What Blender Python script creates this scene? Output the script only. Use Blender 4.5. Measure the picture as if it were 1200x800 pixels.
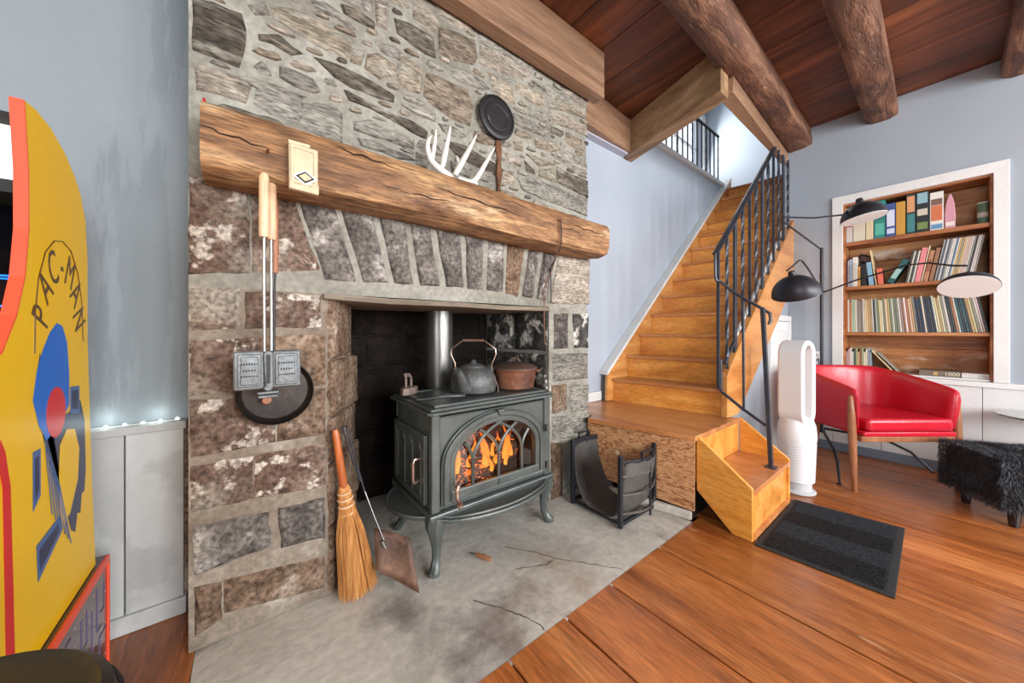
import bpy, bmesh, math, random
from mathutils import Vector, Matrix, noise

for o in list(bpy.data.objects):
    bpy.data.objects.remove(o, do_unlink=True)
SC = bpy.context.scene
COL = SC.collection
R = math.radians
rng = random.Random(7)

# ------------------------------------------------------------------ camera
cam_d = bpy.data.cameras.new('camera')
cam_d.sensor_width = 36.0
cam_d.lens = 36.0 * 398.0 / 1200.0
cam_d.shift_y = -13.0 / 1200.0
cam_d.clip_start = 0.02
cam = bpy.data.objects.new('camera', cam_d)
cam.location = (0, 0, 1.05)
cam.rotation_euler = (R(90), 0, math.atan2(510, 398) - R(90))
COL.objects.link(cam)
SC.camera = cam

# ------------------------------------------------------------------ light, sky, exposure
W = bpy.data.worlds.new('sky'); SC.world = W; W.use_nodes = True
W.node_tree.nodes['Background'].inputs[0].default_value = (0.80, 0.90, 1.0, 1)
W.node_tree.nodes['Background'].inputs[1].default_value = 1.6
VS = SC.view_settings
VS.view_transform = 'Standard'; VS.look = 'None'; VS.gamma = 1.0
VS.use_curve_mapping = False; VS.exposure = 0.0

def area(name, loc, aim, sx, sy, watts, col=(1, 1, 1)):
    d = bpy.data.lights.new(name, 'AREA'); d.shape = 'RECTANGLE'
    d.size = sx; d.size_y = sy; d.energy = watts; d.color = col
    o = bpy.data.objects.new(name, d); COL.objects.link(o)
    o.location = loc
    o.rotation_euler = Vector(Vector(aim) - Vector(loc)).to_track_quat('-Z', 'Y').to_euler()
    return o

# daylight entering through the openings of the room (each sits in its window)
area('daylight_rear_window', (1.0, -3.42, 1.65), (1.0, 0, 1.45), 2.3, 1.5, 250, (0.97, 0.985, 1.0))
area('daylight_rear_window', (3.2, -3.42, 1.65), (3.2, 0, 1.45), 1.3, 1.5, 120, (0.97, 0.985, 1.0))
area('daylight_side_window', (-2.42, -1.2, 1.6), (0, -1.0, 1.4), 1.9, 1.5, 75, (0.93, 0.97, 1.0))
area('daylight_right_window', (4.34, -1.75, 1.6), (0, -1.6, 1.3), 1.3, 1.5, 60, (0.95, 0.98, 1.0))
area('daylight_hall_window', (5.75, 2.70, 4.32), (5.6, 1.0, 3.9), 1.4, 1.0, 40, (0.95, 0.98, 1.0))

# ------------------------------------------------------------------ helpers
def lin(c):
    return tuple(((x / 255) / 12.92 if x / 255 <= .04045 else ((x / 255 + .055) / 1.055) ** 2.4) for x in c) + (1,)

class MB:
    """collects verts and faces of one mesh"""
    def __init__(s): s.v = []; s.f = []
    def add(s, vs, fs):
        n = len(s.v); s.v += [tuple(q) for q in vs]; s.f += [tuple(i + n for i in f) for f in fs]; return s
    def box(s, x0, x1, y0, y1, z0, z1):
        return s.add([(x0,y0,z0),(x1,y0,z0),(x1,y1,z0),(x0,y1,z0),(x0,y0,z1),(x1,y0,z1),(x1,y1,z1),(x0,y1,z1)],
                     [(0,3,2,1),(4,5,6,7),(0,1,5,4),(1,2,6,5),(2,3,7,6),(3,0,4,7)])
    def obox(s, c, size, m=None):
        a, b, d = size[0]/2, size[1]/2, size[2]/2
        m = m or Matrix.Identity(3)
        vs = [Vector(c) + m @ Vector(q) for q in [(-a,-b,-d),(a,-b,-d),(a,b,-d),(-a,b,-d),(-a,-b,d),(a,-b,d),(a,b,d),(-a,b,d)]]
        return s.add(vs, [(0,3,2,1),(4,5,6,7),(0,1,5,4),(1,2,6,5),(2,3,7,6),(3,0,4,7)])
    def prism(s, poly, fr, d0, d1):
        """poly: 2d loop; fr(a,b,d)->xyz"""
        n = len(poly)
        vs = [fr(a, b, d0) for a, b in poly] + [fr(a, b, d1) for a, b in poly]
        fs = [tuple(range(n)), tuple(range(2*n-1, n-1, -1))] + [(i, i+n, (i+1) % n + n, (i+1) % n) for i in range(n)]
        return s.add(vs, fs)
    def ring(s, A, B, fr, d0, d1):
        """solid band between loops A (outer) and B (inner), same count"""
        n = len(A)
        vs = [fr(a,b,d0) for a,b in A] + [fr(a,b,d0) for a,b in B] + [fr(a,b,d1) for a,b in A] + [fr(a,b,d1) for a,b in B]
        fs = []
        for i in range(n):
            j = (i+1) % n
            fs += [(i,j,n+j,n+i), (2*n+i,3*n+i,3*n+j,2*n+j), (i,2*n+i,2*n+j,j), (n+i,n+j,3*n+j,3*n+i)]
        return s.add(vs, fs)
    def tube(s, pts, r, n=8, cap=True, twist=0.0, flat=None, up=None):
        pts = [Vector(p) for p in pts]
        rs = r if isinstance(r, (list, tuple)) else [r] * len(pts)
        base = len(s.v); prev = None
        for i, p in enumerate(pts):
            t = (pts[min(i+1, len(pts)-1)] - pts[max(i-1, 0)]).normalized()
            if prev is None:
                u = Vector(up) if up else (Vector((0,0,1)) if abs(t.z) < .9 else Vector((1,0,0)))
            else: u = prev
            u = (u - t * u.dot(t)).normalized(); prev = u
            w = t.cross(u)
            for k in range(n):
                a = 2*math.pi*(k+.5)/n + twist*i
                ca, sa = math.cos(a), math.sin(a)
                if flat: ca *= flat[0]; sa *= flat[1]
                s.v.append(tuple(p + (u*ca + w*sa) * rs[i]))
        m = len(pts)
        for i in range(m-1):
            for k in range(n):
                a = base+i*n+k; b = base+i*n+(k+1) % n
                s.f.append((a, b, b+n, a+n))
        if cap:
            s.f.append(tuple(base+k for k in range(n))[::-1]); s.f.append(tuple(base+(m-1)*n+k for k in range(n)))
        return s
    def lathe(s, prof, c=(0,0,0), n=24, m=None, sx=1, sy=1):
        m = m or Matrix.Identity(3); c = Vector(c); base = len(s.v); k = len(prof)
        for i in range(n):
            a = 2*math.pi*i/n
            for r_, z in prof:
                s.v.append(tuple(c + m @ Vector((r_*math.cos(a)*sx, r_*math.sin(a)*sy, z))))
        for i in range(n):
            j = (i+1) % n
            for q in range(k-1):
                s.f.append((base+i*k+q, base+j*k+q, base+j*k+q+1, base+i*k+q+1))
        if prof[0][0] > 1e-6: s.f.append(tuple(base+i*k for i in range(n))[::-1])
        if prof[-1][0] > 1e-6: s.f.append(tuple(base+i*k+k-1 for i in range(n)))
        return s
    def surf(s, rows):
        base = len(s.v); n = len(rows[0])
        for r_ in rows: s.v += [tuple(q) for q in r_]
        for i in range(len(rows)-1):
            for j in range(n-1):
                a = base+i*n+j; s.f.append((a, a+1, a+n+1, a+n))
        return s
    def build(s, name, mat, parent=None, smooth=True, bevel=0, seg=2, center=False, local=False, solid=0, sub=0, ang=35):
        off = Vector((0,0,0))
        root = parent
        if parent is not None and not local:
            while root.parent is not None: root = root.parent
            off = root.location.copy()
            if parent is not root: off = off + parent.location
        V = [Vector(q) - off for q in s.v]
        loc = Vector((0,0,0))
        if center or parent is None:
            lo = Vector([min(q[i] for q in V) for i in range(3)]); hi = Vector([max(q[i] for q in V) for i in range(3)])
            loc = (lo+hi)/2
            if not center: loc.z = lo.z
            V = [q - loc for q in V]
        me = bpy.data.meshes.new(name); me.from_pydata(V, [], s.f)
        bm = bmesh.new(); bm.from_mesh(me)
        bmesh.ops.remove_doubles(bm, verts=bm.verts, dist=1e-5)
        bmesh.ops.recalc_face_normals(bm, faces=bm.faces)
        bm.to_mesh(me); bm.free()
        if smooth:
            me.polygons.foreach_set('use_smooth', [True]*len(me.polygons))
            me.set_sharp_from_angle(angle=R(ang))
        me.update()
        o = bpy.data.objects.new(name, me); COL.objects.link(o)
        o.location = loc
        if mat: me.materials.append(mat)
        if parent is not None: o.parent = parent
        if solid:
            md = o.modifiers.new('solid', 'SOLIDIFY'); md.thickness = solid; md.offset = 0
        if bevel:
            md = o.modifiers.new('bevel', 'BEVEL'); md.width = bevel; md.segments = seg; md.limit_method = 'ANGLE'; md.angle_limit = R(40)
        if sub:
            md = o.modifiers.new('sub', 'SUBSURF'); md.levels = sub; md.render_levels = sub
        return o

def tag(o, label, cat, group=None):
    o['label'] = label; o['category'] = cat
    if group: o['group'] = group
    return o
def struct(o):
    o['kind'] = 'structure'; return o
def thing(name, label, cat, loc=(0,0,0), rz=0, group=None):
    o = bpy.data.objects.new(name, None); COL.objects.link(o)
    o.empty_display_size = .05; o.location = loc; o.rotation_euler = (0,0,rz)
    return tag(o, label, cat, group)
def share(o, name, loc, parent=None, rot=None, scale=None):
    c = o.copy(); c.name = name; COL.objects.link(c); c.location = loc; c.parent = parent
    if rot is not None: c.rotation_euler = rot
    if scale is not None: c.scale = scale
    return c
FXZ = lambda a, b, d: (a, d, b)      # 2d loop in x,z, depth along y
FYZ = lambda a, b, d: (d, a, b)      # 2d loop in y,z, depth along x
FXY = lambda a, b, d: (a, b, d)
def arc(cx, cy, rx, ry, a0, a1, n):
    return [(cx+rx*math.cos(R(a0+(a1-a0)*i/n)), cy+ry*math.sin(R(a0+(a1-a0)*i/n))) for i in range(n+1)]
def rot3(axis, deg): return Matrix.Rotation(R(deg), 3, axis)
def text_mesh(txt, size, fr, extr=.0006, spacing=1.0):
    """flat lettering as mesh; fr(a,b,d)->xyz with text centred at 0,0"""
    c = bpy.data.curves.new('lettering', 'FONT'); c.body = txt; c.size = size; c.align_x = 'CENTER'; c.align_y = 'CENTER'
    c.extrude = extr; c.space_character = spacing; c.resolution_u = 3
    o = bpy.data.objects.new('lettering', c); COL.objects.link(o)
    dg = bpy.context.evaluated_depsgraph_get(); dg.update()
    me = bpy.data.meshes.new_from_object(o.evaluated_get(dg))
    mb = MB(); mb.add([fr(v.co.x, v.co.y, v.co.z) for v in me.vertices], [tuple(p.vertices) for p in me.polygons])
    bpy.data.objects.remove(o, do_unlink=True); bpy.data.meshes.remove(me)
    return mb

# ------------------------------------------------------------------ materials
def pmat(name, cols, stretch=(1,1,1), ns=5.0, detail=6, dist=0.0, rough=.5, metal=0.0, bump=.15, bs=60.0, rnd=.12,
         patch=None, patch2=None, coat=0.0, spec=.5, fine=.25, sheen=0, rvar=0.0, seed=True, nrough=.55, palette=None):
    m = bpy.data.materials.new(name); m.use_nodes = True
    nt = m.node_tree; N = nt.nodes; L = nt.links
    b = N['Principled BSDF']
    tc = N.new('ShaderNodeTexCoord'); oi = N.new('ShaderNodeObjectInfo')
    add = N.new('ShaderNodeVectorMath'); add.operation = 'MULTIPLY_ADD'
    comb = N.new('ShaderNodeCombineXYZ')
    for i in range(3): L.new(oi.outputs['Random'], comb.inputs[i])
    L.new(comb.outputs[0], add.inputs[0]); add.inputs[1].default_value = (17, 31, 23) if seed else (0,0,0)
    L.new(tc.outputs['Object'], add.inputs[2])
    mp = N.new('ShaderNodeMapping'); mp.inputs['Scale'].default_value = stretch
    L.new(add.outputs[0], mp.inputs['Vector'])
    nz = N.new('ShaderNodeTexNoise'); nz.inputs['Scale'].default_value = ns; nz.inputs['Detail'].default_value = detail
    nz.inputs['Distortion'].default_value = dist; nz.inputs['Roughness'].default_value = nrough
    L.new(mp.outputs[0], nz.inputs['Vector'])
    cr = N.new('ShaderNodeValToRGB'); e = cr.color_ramp.elements
    if len(cols) == 1: cols = [(0, cols[0][1]), (1, cols[0][1])]
    while len(e) < len(cols): e.new(.5)
    for i, (p_, c_) in enumerate(cols): e[i].position = p_; e[i].color = lin(c_)
    L.new(nz.outputs['Fac'], cr.inputs[0])
    out = cr.outputs[0]
    if palette:       # per-object tint picked from a palette
        pr_ = N.new('ShaderNodeValToRGB'); pr_.color_ramp.interpolation = 'CONSTANT'; pe = pr_.color_ramp.elements
        while len(pe) < len(palette): pe.new(.5)
        for i, c_ in enumerate(palette): pe[i].position = i/len(palette); pe[i].color = lin(c_)
        L.new(oi.outputs['Random'], pr_.inputs[0])
        mx = N.new('ShaderNodeMix'); mx.data_type = 'RGBA'; mx.inputs[0].default_value = .55
        L.new(out, mx.inputs[6]); L.new(pr_.outputs[0], mx.inputs[7]); out = mx.outputs[2]
    def mask(sc, lo, hi, det=6, st=None):
        n2 = N.new('ShaderNodeTexNoise'); n2.inputs['Scale'].default_value = sc; n2.inputs['Detail'].default_value = det; n2.inputs['Roughness'].default_value = .6
        if st is None: L.new(add.outputs[0], n2.inputs['Vector'])
        else:
            m2 = N.new('ShaderNodeMapping'); m2.inputs['Scale'].default_value = st; m2.inputs['Location'].default_value = (3.1, 5.7, 1.3)
            L.new(add.outputs[0], m2.inputs['Vector']); L.new(m2.outputs[0], n2.inputs['Vector'])
        mr = N.new('ShaderNodeMapRange'); mr.inputs[1].default_value = lo; mr.inputs[2].default_value = hi
        L.new(n2.outputs['Fac'], mr.inputs[0]); return mr.outputs[0]
    pf = None
    for pt in (patch, patch2):
        if pt:
            f_ = mask(pt[1], pt[2], pt[3], 7, pt[4] if len(pt) > 4 else None)
            mx = N.new('ShaderNodeMix'); mx.data_type = 'RGBA'
            L.new(f_, mx.inputs[0]); L.new(out, mx.inputs[6]); mx.inputs[7].default_value = lin(pt[0]); out = mx.outputs[2]
            pf = pf or f_
    if fine:
        n3 = N.new('ShaderNodeTexNoise'); n3.inputs['Scale'].default_value = bs; n3.inputs['Detail'].default_value = 4
        L.new(mp.outputs[0], n3.inputs['Vector'])
        mr = N.new('ShaderNodeMapRange'); mr.inputs[1].default_value = .3; mr.inputs[2].default_value = .7
        mr.inputs[3].default_value = 1-fine; mr.inputs[4].default_value = 1+fine*.8
        L.new(n3.outputs['Fac'], mr.inputs[0])
        mu = N.new('ShaderNodeVectorMath'); mu.operation = 'SCALE'; L.new(out, mu.inputs[0]); L.new(mr.outputs[0], mu.inputs['Scale']); out = mu.outputs[0]
    if rnd:
        mr = N.new('ShaderNodeMapRange'); mr.inputs[3].default_value = 1-rnd; mr.inputs[4].default_value = 1+rnd
        L.new(oi.outputs['Random'], mr.inputs[0])
        mu = N.new('ShaderNodeVectorMath'); mu.operation = 'SCALE'; L.new(out, mu.inputs[0]); L.new(mr.outputs[0], mu.inputs['Scale']); out = mu.outputs[0]
    L.new(out, b.inputs['Base Color'])
    b.inputs['Roughness'].default_value = rough; b.inputs['Metallic'].default_value = metal
    b.inputs['Specular IOR Level'].default_value = spec
    b.inputs['Coat Weight'].default_value = coat; b.inputs['Coat Roughness'].default_value = .12
    if sheen: b.inputs['Sheen Weight'].default_value = sheen
    if rvar:
        mr = N.new('ShaderNodeMapRange'); mr.inputs[1].default_value = .3; mr.inputs[2].default_value = .7
        mr.inputs[3].default_value = max(.03, rough-rvar); mr.inputs[4].default_value = min(1, rough+rvar)
        L.new(nz.outputs['Fac'], mr.inputs[0]); L.new(mr.outputs[0], b.inputs['Roughness'])
    if bump:
        n4 = N.new('ShaderNodeTexNoise'); n4.inputs['Scale'].default_value = bs; n4.inputs['Detail'].default_value = 6
        L.new(mp.outputs[0], n4.inputs['Vector'])
        bp = N.new('ShaderNodeBump'); bp.inputs['Strength'].default_value = min(1, bump*2); bp.inputs['Distance'].default_value = .006
        L.new(n4.outputs['Fac'], bp.inputs['Height'])
        bp2 = N.new('ShaderNodeBump'); bp2.inputs['Strength'].default_value = min(1, bump*2); bp2.inputs['Distance'].default_value = .02
        L.new(nz.outputs['Fac'], bp2.inputs['Height']); L.new(bp.outputs[0], bp2.inputs['Normal'])
        L.new(bp2.outputs[0], b.inputs['Normal'])
    return m
def plain(name, c, rough=.5, metal=0, coat=0, spec=.5):
    m = bpy.data.materials.new(name); m.use_nodes = True; b = m.node_tree.nodes['Principled BSDF']
    b.inputs['Base Color'].default_value = lin(c); b.inputs['Roughness'].default_value = rough
    b.inputs['Metallic'].default_value = metal; b.inputs['Coat Weight'].default_value = coat; b.inputs['Specular IOR Level'].default_value = spec
    return m
def emit(name, c, s):
    m = bpy.data.materials.new(name); m.use_nodes = True; b = m.node_tree.nodes['Principled BSDF']
    b.inputs['Base Color'].default_value = lin(c); b.inputs['Emission Color'].default_value = lin(c); b.inputs['Emission Strength'].default_value = s
    return m
def wood(name, dark, mid, light, axis='Y', ns=3.0, rough=.4, bump=.1, rnd=.12, coat=0, patch=None, patch2=None, fine=.22, long=.12, dist=.6, rvar=0):
    st = {'X': (long,1,1), 'Y': (1,long,1), 'Z': (1,1,long)}[axis]
    st = tuple(q*4 for q in st)
    return pmat(name, [(.28, dark), (.5, mid), (.72, light)], stretch=st, ns=ns, detail=8, dist=dist, rough=rough, bump=bump, bs=30,
                rnd=rnd, coat=coat, patch=patch, patch2=patch2, fine=fine, rvar=rvar)

MT = {}
MT['wall_blue'] = pmat('wall paint blue grey', [(.3, (150,159,168)), (.7, (160,168,177))], ns=1.2, rough=.55, bump=.03, bs=90, rnd=0, fine=.02)
MT['wall_left'] = pmat('wall paint with recess shade', [(.3, (136,145,151)), (.7, (148,156,161))], ns=1.0, rough=.5, bump=.03, bs=90, rnd=0, fine=.02,
                       patch=((133,142,147), .9, .50, .515, (2.6,1,.35)))  # wall's blue grey with recess shade put into the colour; patches are uneven paint
MT['wall_pale'] = pmat('stair wall paint', [(.3, (166,176,188)), (.7, (178,187,197))], ns=1.5, rough=.5, bump=.03, bs=60, rnd=0, fine=.02)
MT['white'] = pmat('white painted wood', [(.3, (214,214,211)), (.7, (226,226,224))], ns=2, rough=.4, bump=.04, bs=50, rnd=.02, fine=.03)
MT['wains'] = pmat('wainscot paint', [(.3, (192,194,192)), (.7, (204,205,203))], ns=1.5, rough=.45, bump=.04, bs=40, rnd=.03, fine=.03,
                   patch=((184,185,183), 1.6, .53, .56))
MT['soffit'] = plain('soffit paint', (176,178,190), .6)
MT['mortar'] = pmat('lime mortar', [(.3, (122,118,107)), (.5, (147,144,133)), (.7, (166,163,152))], ns=5, rough=.95, bump=.5, bs=45, rnd=0, fine=.2, spec=.2,
                    patch=((120,112,100), 2.2, .55, .75))
pal_u = [(126,118,107),(150,140,124),(110,104,97),(164,152,136),(138,124,108),(120,114,108)]
def stone(name, a, b, c, patch=None, patch2=None, pal=None, bump=.6, st=(1,1,1)):
    return pmat(name, [(.3, a), (.5, b), (.7, c)], stretch=st, ns=9, detail=10, dist=.6, rough=.92, bump=bump, bs=62, rnd=.14, fine=.6, spec=.2, patch=patch, patch2=patch2, palette=pal, nrough=.65)
MT['st_d'] = stone('dark rubble stone', (66,60,54), (96,88,78), (134,126,112), patch=((148,144,132), 4, .56, .68, (1.1,2,4.5)), st=(.5,1,1.9))
MT['st_g'] = stone('grey rubble stone', (100,96,90), (138,133,124), (168,162,151), patch=((156,152,140), 4, .47, .60, (1.1,2,4.5)), st=(.5,1,1.9))
MT['st_t'] = stone('tan rubble stone', (114,104,90), (152,141,123), (182,170,152), patch=((160,155,142), 4, .50, .62, (1.1,2,4.5)), st=(.5,1,1.9))
MT['st_l'] = stone('light rubble stone', (128,118,106), (162,151,137), (192,183,170), patch=((136,128,116), 4, .50, .64, (1.1,2,4.5)), st=(.5,1,1.9))
MT['st_b'] = stone('brown rubble stone', (94,83,72), (134,121,105), (166,152,134), patch=((158,150,136), 4, .56, .68, (1.1,2,4.5)), st=(.5,1,1.9))
MT['st_w'] = stone('whitewash worn stone', (84,64,54), (116,96,84), (142,126,112), patch=((200,189,176), 13, .55, .60), patch2=((150,140,128), 4, .53, .62))
MT['st_v'] = stone('smoky arch stone', (74,68,64), (110,103,97), (146,138,130), patch=((172,166,158), 9, .58, .68))
MT['st_k'] = stone('rust brown stone', (84,66,52), (124,102,84), (152,132,114), patch=((176,160,144), 6, .6, .7))
MT['st_s'] = stone('sooty whitewashed stone', (42,40,38), (72,70,66), (106,102,96), patch=((206,200,190), 7, .54, .6))
MT['mortar_low'] = pmat('brown pier mortar', [(.3, (112,99,86)), (.5, (138,126,112)), (.7, (158,148,134))], ns=5, rough=.95, bump=.5, bs=45, rnd=0, fine=.25, spec=.2, patch=((176,168,156), 5, .58, .68))
MT['soot'] = pmat('sooted firebox', [(.3, (20,18,17)), (.6, (40,34,30)), (.8, (62,48,40))], ns=4, rough=.95, bump=.5, bs=30, rnd=.1, fine=.3, spec=.1)
MT['hearth'] = pmat('worn concrete hearth', [(.25, (150,145,136)), (.5, (190,185,174)), (.75, (212,207,196))], ns=1.7, detail=9, dist=.7, rough=.7, bump=.2, bs=30, rnd=0, fine=.14,
                    patch=((124,119,114), 2.6, .53, .68), patch2=((162,140,118), 1.3, .55, .72))
MT['floor'] = wood('amber pine floor', (128,70,32), (170,98,46), (198,128,70), 'Y', ns=2.2, rough=.32, bump=.09, rnd=.16, coat=.2, long=.1, fine=.35,
                   patch=((124,72,40), 1.3, .6, .8, (5,.5,1)), patch2=((216,172,124), 7, .66, .78, (6,.9,1)), rvar=.1)
MT['gap'] = plain('dark floor gap', (40,24,16), .9)
MT['ceil'] = wood('dark ceiling boards', (62,30,16), (102,54,28), (138,80,44), 'Y', ns=2.0, rough=.55, bump=.12, rnd=.3, long=.1,
                  patch=((150,98,62), 2.4, .62, .8, (5,.5,1)))
MT['bar'] = pmat('dull grey bar', [(.3, (70,66,62)), (.7, (116,110,104))], ns=9, rough=.5, metal=.4, bump=.1, rnd=.05)
MT['log'] = wood('hewn log beam', (66,42,32), (112,74,54), (158,116,88), 'X', ns=3.0, rough=.7, bump=.5, rnd=.1, long=.22,
                 patch=((60,38,32), 2.4, .55, .7, (1,4,4)), patch2=((176,142,116), 7, .62, .74, (1.4,5,5)))
MT['beam'] = wood('sawn beam', (106,78,58), (144,110,84), (172,138,108), 'X', ns=2.4, rough=.6, bump=.2, rnd=.06, long=.08)
MT['beamY'] = wood('sawn cross beam', (112,84,58), (152,120,86), (182,150,114), 'Y', ns=2.4, rough=.6, bump=.2, rnd=.06, long=.08, patch=((96,66,44), 1.6, .58, .75))
MT['mantel'] = wood('old mantel beam', (92,62,40), (152,110,72), (196,156,110), 'X', ns=2.6, rough=.62, bump=.5, rnd=0, long=.14, dist=1.2, fine=.5,
                    patch=((92,60,40), 2.0, .54, .72, (1.2,3,3)), patch2=((214,182,140), 3.0, .6, .75, (1.2,4,4)))
MT['stair'] = wood('varnished pine stair', (192,112,44), (220,146,66), (236,172,90), 'Y', ns=2.4, rough=.28, bump=.04, rnd=.07, coat=.3, long=.1,
                   patch=((184,104,42), 1.4, .58, .8))
MT['tread'] = wood('worn stair tread', (156,92,48), (188,122,70), (212,152,100), 'Y', ns=2.4, rough=.33, bump=.06, rnd=.08, coat=.2, long=.1,
                   patch=((120,68,36), 2.0, .6, .8))
MT['stairX'] = wood('varnished pine stringer', (180,110,52), (206,142,76), (224,166,98), 'X', ns=2.4, rough=.3, bump=.04, rnd=.05, coat=.25, long=.1)
MT['stepside'] = wood('yellow pine side board', (196,122,44), (220,150,62), (234,174,92), 'Y', ns=2.6, rough=.32, bump=.04, rnd=.04, coat=.2, long=.14, patch=((180,98,40), 5, .66, .76))
MT['ply'] = pmat('fir plywood', [(.36, (132,78,46)), (.46, (176,120,76)), (.54, (208,160,112)), (.66, (156,96,58))], stretch=(1,1.3,5.5), ns=9, detail=5, dist=2.2, rough=.6, bump=.1, bs=40, rnd=0, fine=.15, nrough=.5)
MT['shelf'] = wood('bookcase pine', (122,66,34), (164,102,58), (196,144,96), 'Y', ns=2.6, rough=.5, bump=.08, rnd=.1, long=.12)
MT['shelfback'] = wood('worn bookcase back board', (130,76,38), (176,118,66), (206,160,108), 'Y', ns=2.2, rough=.5, bump=.08, rnd=.1, long=.12,
                       patch=((212,198,180), 2.2, .58, .72, (1,1.2,3)), patch2=((92,50,42), 3.5, .68, .74))
MT['iron'] = pmat('black wrought iron', [(.3, (30,32,36)), (.7, (48,51,57))], ns=8, rough=.45, metal=.3, bump=.08, bs=50, rnd=.05, fine=.1)
MT['railiron'] = pmat('slate painted rail iron', [(.3, (44,48,56)), (.7, (62,67,77))], ns=8, rough=.38, metal=.2, bump=.06, bs=50, rnd=.04, fine=.1)
MT['cast'] = pmat('enamel cast iron stove', [(.3, (74,79,76)), (.7, (94,100,96))], ns=7, rough=.34, metal=.25, bump=.05, bs=70, rnd=.03, fine=.1, spec=.6,
                  patch=((130,132,124), 8, .7, .8))
MT['castdark'] = plain('dark cast iron', (34,34,33), .6, .3)
MT['steel'] = pmat('brushed flue steel', [(.3, (112,110,106)), (.7, (140,138,134))], stretch=(1,1,.2), ns=6, rough=.32, metal=.85, bump=.03, bs=40, rnd=0, fine=.1)
MT['chrome'] = plain('chromed rod', (168,168,170), .38, 1)
MT['copper'] = pmat('copper handle', [(.3, (150,116,98)), (.7, (206,184,168))], ns=12, rough=.3, metal=.9, bump=.05, rnd=0)
MT['kettle'] = pmat('old cast kettle', [(.3, (74,76,76)), (.7, (112,114,112))], ns=8, rough=.5, metal=.4, bump=.15, bs=60, rnd=0, patch=((126,100,88), 5, .6, .75))
MT['rust'] = pmat('rusty iron', [(.3, (92,54,36)), (.5, (128,78,52)), (.7, (150,104,78))], ns=7, rough=.65, metal=.2, bump=.2, bs=60, rnd=.05, patch=((74,52,44), 4, .58, .7))
MT['rustlid'] = pmat('dark rusty lid', [(.3, (70,52,46)), (.7, (112,84,74))], ns=7, rough=.6, metal=.3, bump=.2, bs=60, rnd=0)
MT['sad'] = pmat('weathered iron', [(.3, (104,88,82)), (.7, (148,128,118))], ns=9, rough=.65, metal=.2, bump=.2, bs=60, rnd=0)
MT['pan'] = pmat('black steel pan', [(.3, (36,32,30)), (.7, (58,52,48))], ns=6, rough=.4, metal=.6, bump=.05, bs=50, rnd=0, patch=((70,46,30), 3, .58, .75))
MT['alu'] = pmat('grey cast aluminium', [(.3, (92,95,96)), (.7, (122,125,126))], ns=9, rough=.45, metal=.5, bump=.06, bs=70, rnd=.06)
MT['aludark'] = plain('engraved mark', (52,54,55), .6, .3)
MT['handlewood'] = wood('pale turned wood', (196,150,106), (222,182,140), (236,206,172), 'Z', ns=3, rough=.5, bump=.04, rnd=.06)
MT['handledark'] = wood('brown turned wood', (120,74,50), (152,98,68), (176,122,90), 'Z', ns=3, rough=.5, bump=.04, rnd=.06)
MT['antler'] = pmat('bleached antler', [(.3, (206,200,188)), (.7, (232,228,220))], ns=9, rough=.55, bump=.06, bs=50, rnd=0, fine=.06)
MT['box_cream'] = pmat('aged cream tin', [(.3, (190,170,134)), (.7, (212,196,164))], ns=6, rough=.5, bump=.05, bs=40, rnd=0, fine=.1, patch=((150,110,70), 5, .62, .75))
MT['flue'] = plain('black flue cover', (40,38,40), .45, .2)
MT['rustrun'] = pmat('rust stain', [(.3, (84,52,34)), (.7, (120,80,54))], ns=12, rough=.9, bump=.2, rnd=0)
MT['broomstraw'] = wood('broom straw', (150,92,40), (196,134,70), (222,170,106), 'Z', ns=14, rough=.7, bump=.1, rnd=0, long=.05)
MT['broomwood'] = wood('varnished broom handle', (150,72,34), (182,98,48), (204,126,70), 'Z', ns=3, rough=.35, bump=.03, rnd=0)
MT['pinkbrown'] = pmat('oxidised shovel', [(.3, (74,50,38)), (.5, (104,74,56)), (.7, (132,100,78))], ns=5, rough=.6, metal=.2, bump=.15, bs=50, rnd=0, patch=((150,122,98), 4, .6, .72))
MT['canvas'] = pmat('grey mesh sling', [(.3, (62,59,56)), (.7, (98,93,87))], ns=4, rough=.8, bump=.3, bs=160, rnd=0, fine=.2)
MT['red'] = pmat('red leather', [(.3, (176,14,34)), (.7, (190,20,42))], ns=4, rough=.3, bump=.08, bs=120, rnd=0, fine=.04, coat=.15)
MT['walnut'] = wood('teak chair wood', (112,66,40), (146,92,58), (174,118,80), 'Z', ns=3, rough=.4, bump=.04, rnd=0)
MT['furblack'] = plain('black fur', (34,36,44), .42, 0, 0, .6)
MT['furbase'] = plain('dark hide', (12,12,15), .9)
MT['blackgloss'] = plain('black lacquer', (20,20,24), .2, 0, .3)
MT['lampblack'] = pmat('satin black lamp metal', [(.3, (34,34,40)), (.7, (44,44,50))], ns=3, rough=.38, metal=.3, bump=.02, rnd=0, fine=.04)
MT['lampwhite'] = plain('white lamp inside', (240,246,244), .45)
MT['plastic'] = plain('white plastic', (226,227,228), .35)
MT['plasticgrey'] = plain('grey perforated plastic', (186,187,188), .5)
MT['cord'] = plain('black cord', (24,24,26), .5)
MT['mat'] = pmat('charcoal rib carpet', [(.3, (38,39,42)), (.7, (58,60,64))], ns=60, rough=.95, bump=.4, bs=160, rnd=0, fine=.25, spec=.1)
MT['rubber'] = plain('black rubber edge', (30,30,32), .8)
MT['yellow'] = pmat('yellow printed panel', [(.3, (248,196,0)), (.7, (252,204,0))], ns=1.5, rough=.4, bump=0, rnd=0, fine=.02, coat=.05)
MT['orange'] = plain('orange red edge trim', (240,82,52), .35)
MT['stripe'] = plain('red print', (222,32,34), .35)
MT['blueprint'] = plain('blue print', (24,110,214), .35)
MT['navy'] = plain('navy print', (38,44,84), .35)
MT['navymid'] = plain('steel blue print', (70,104,160), .35)
MT['maroon'] = plain('brown line print', (92,60,24), .35)
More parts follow.
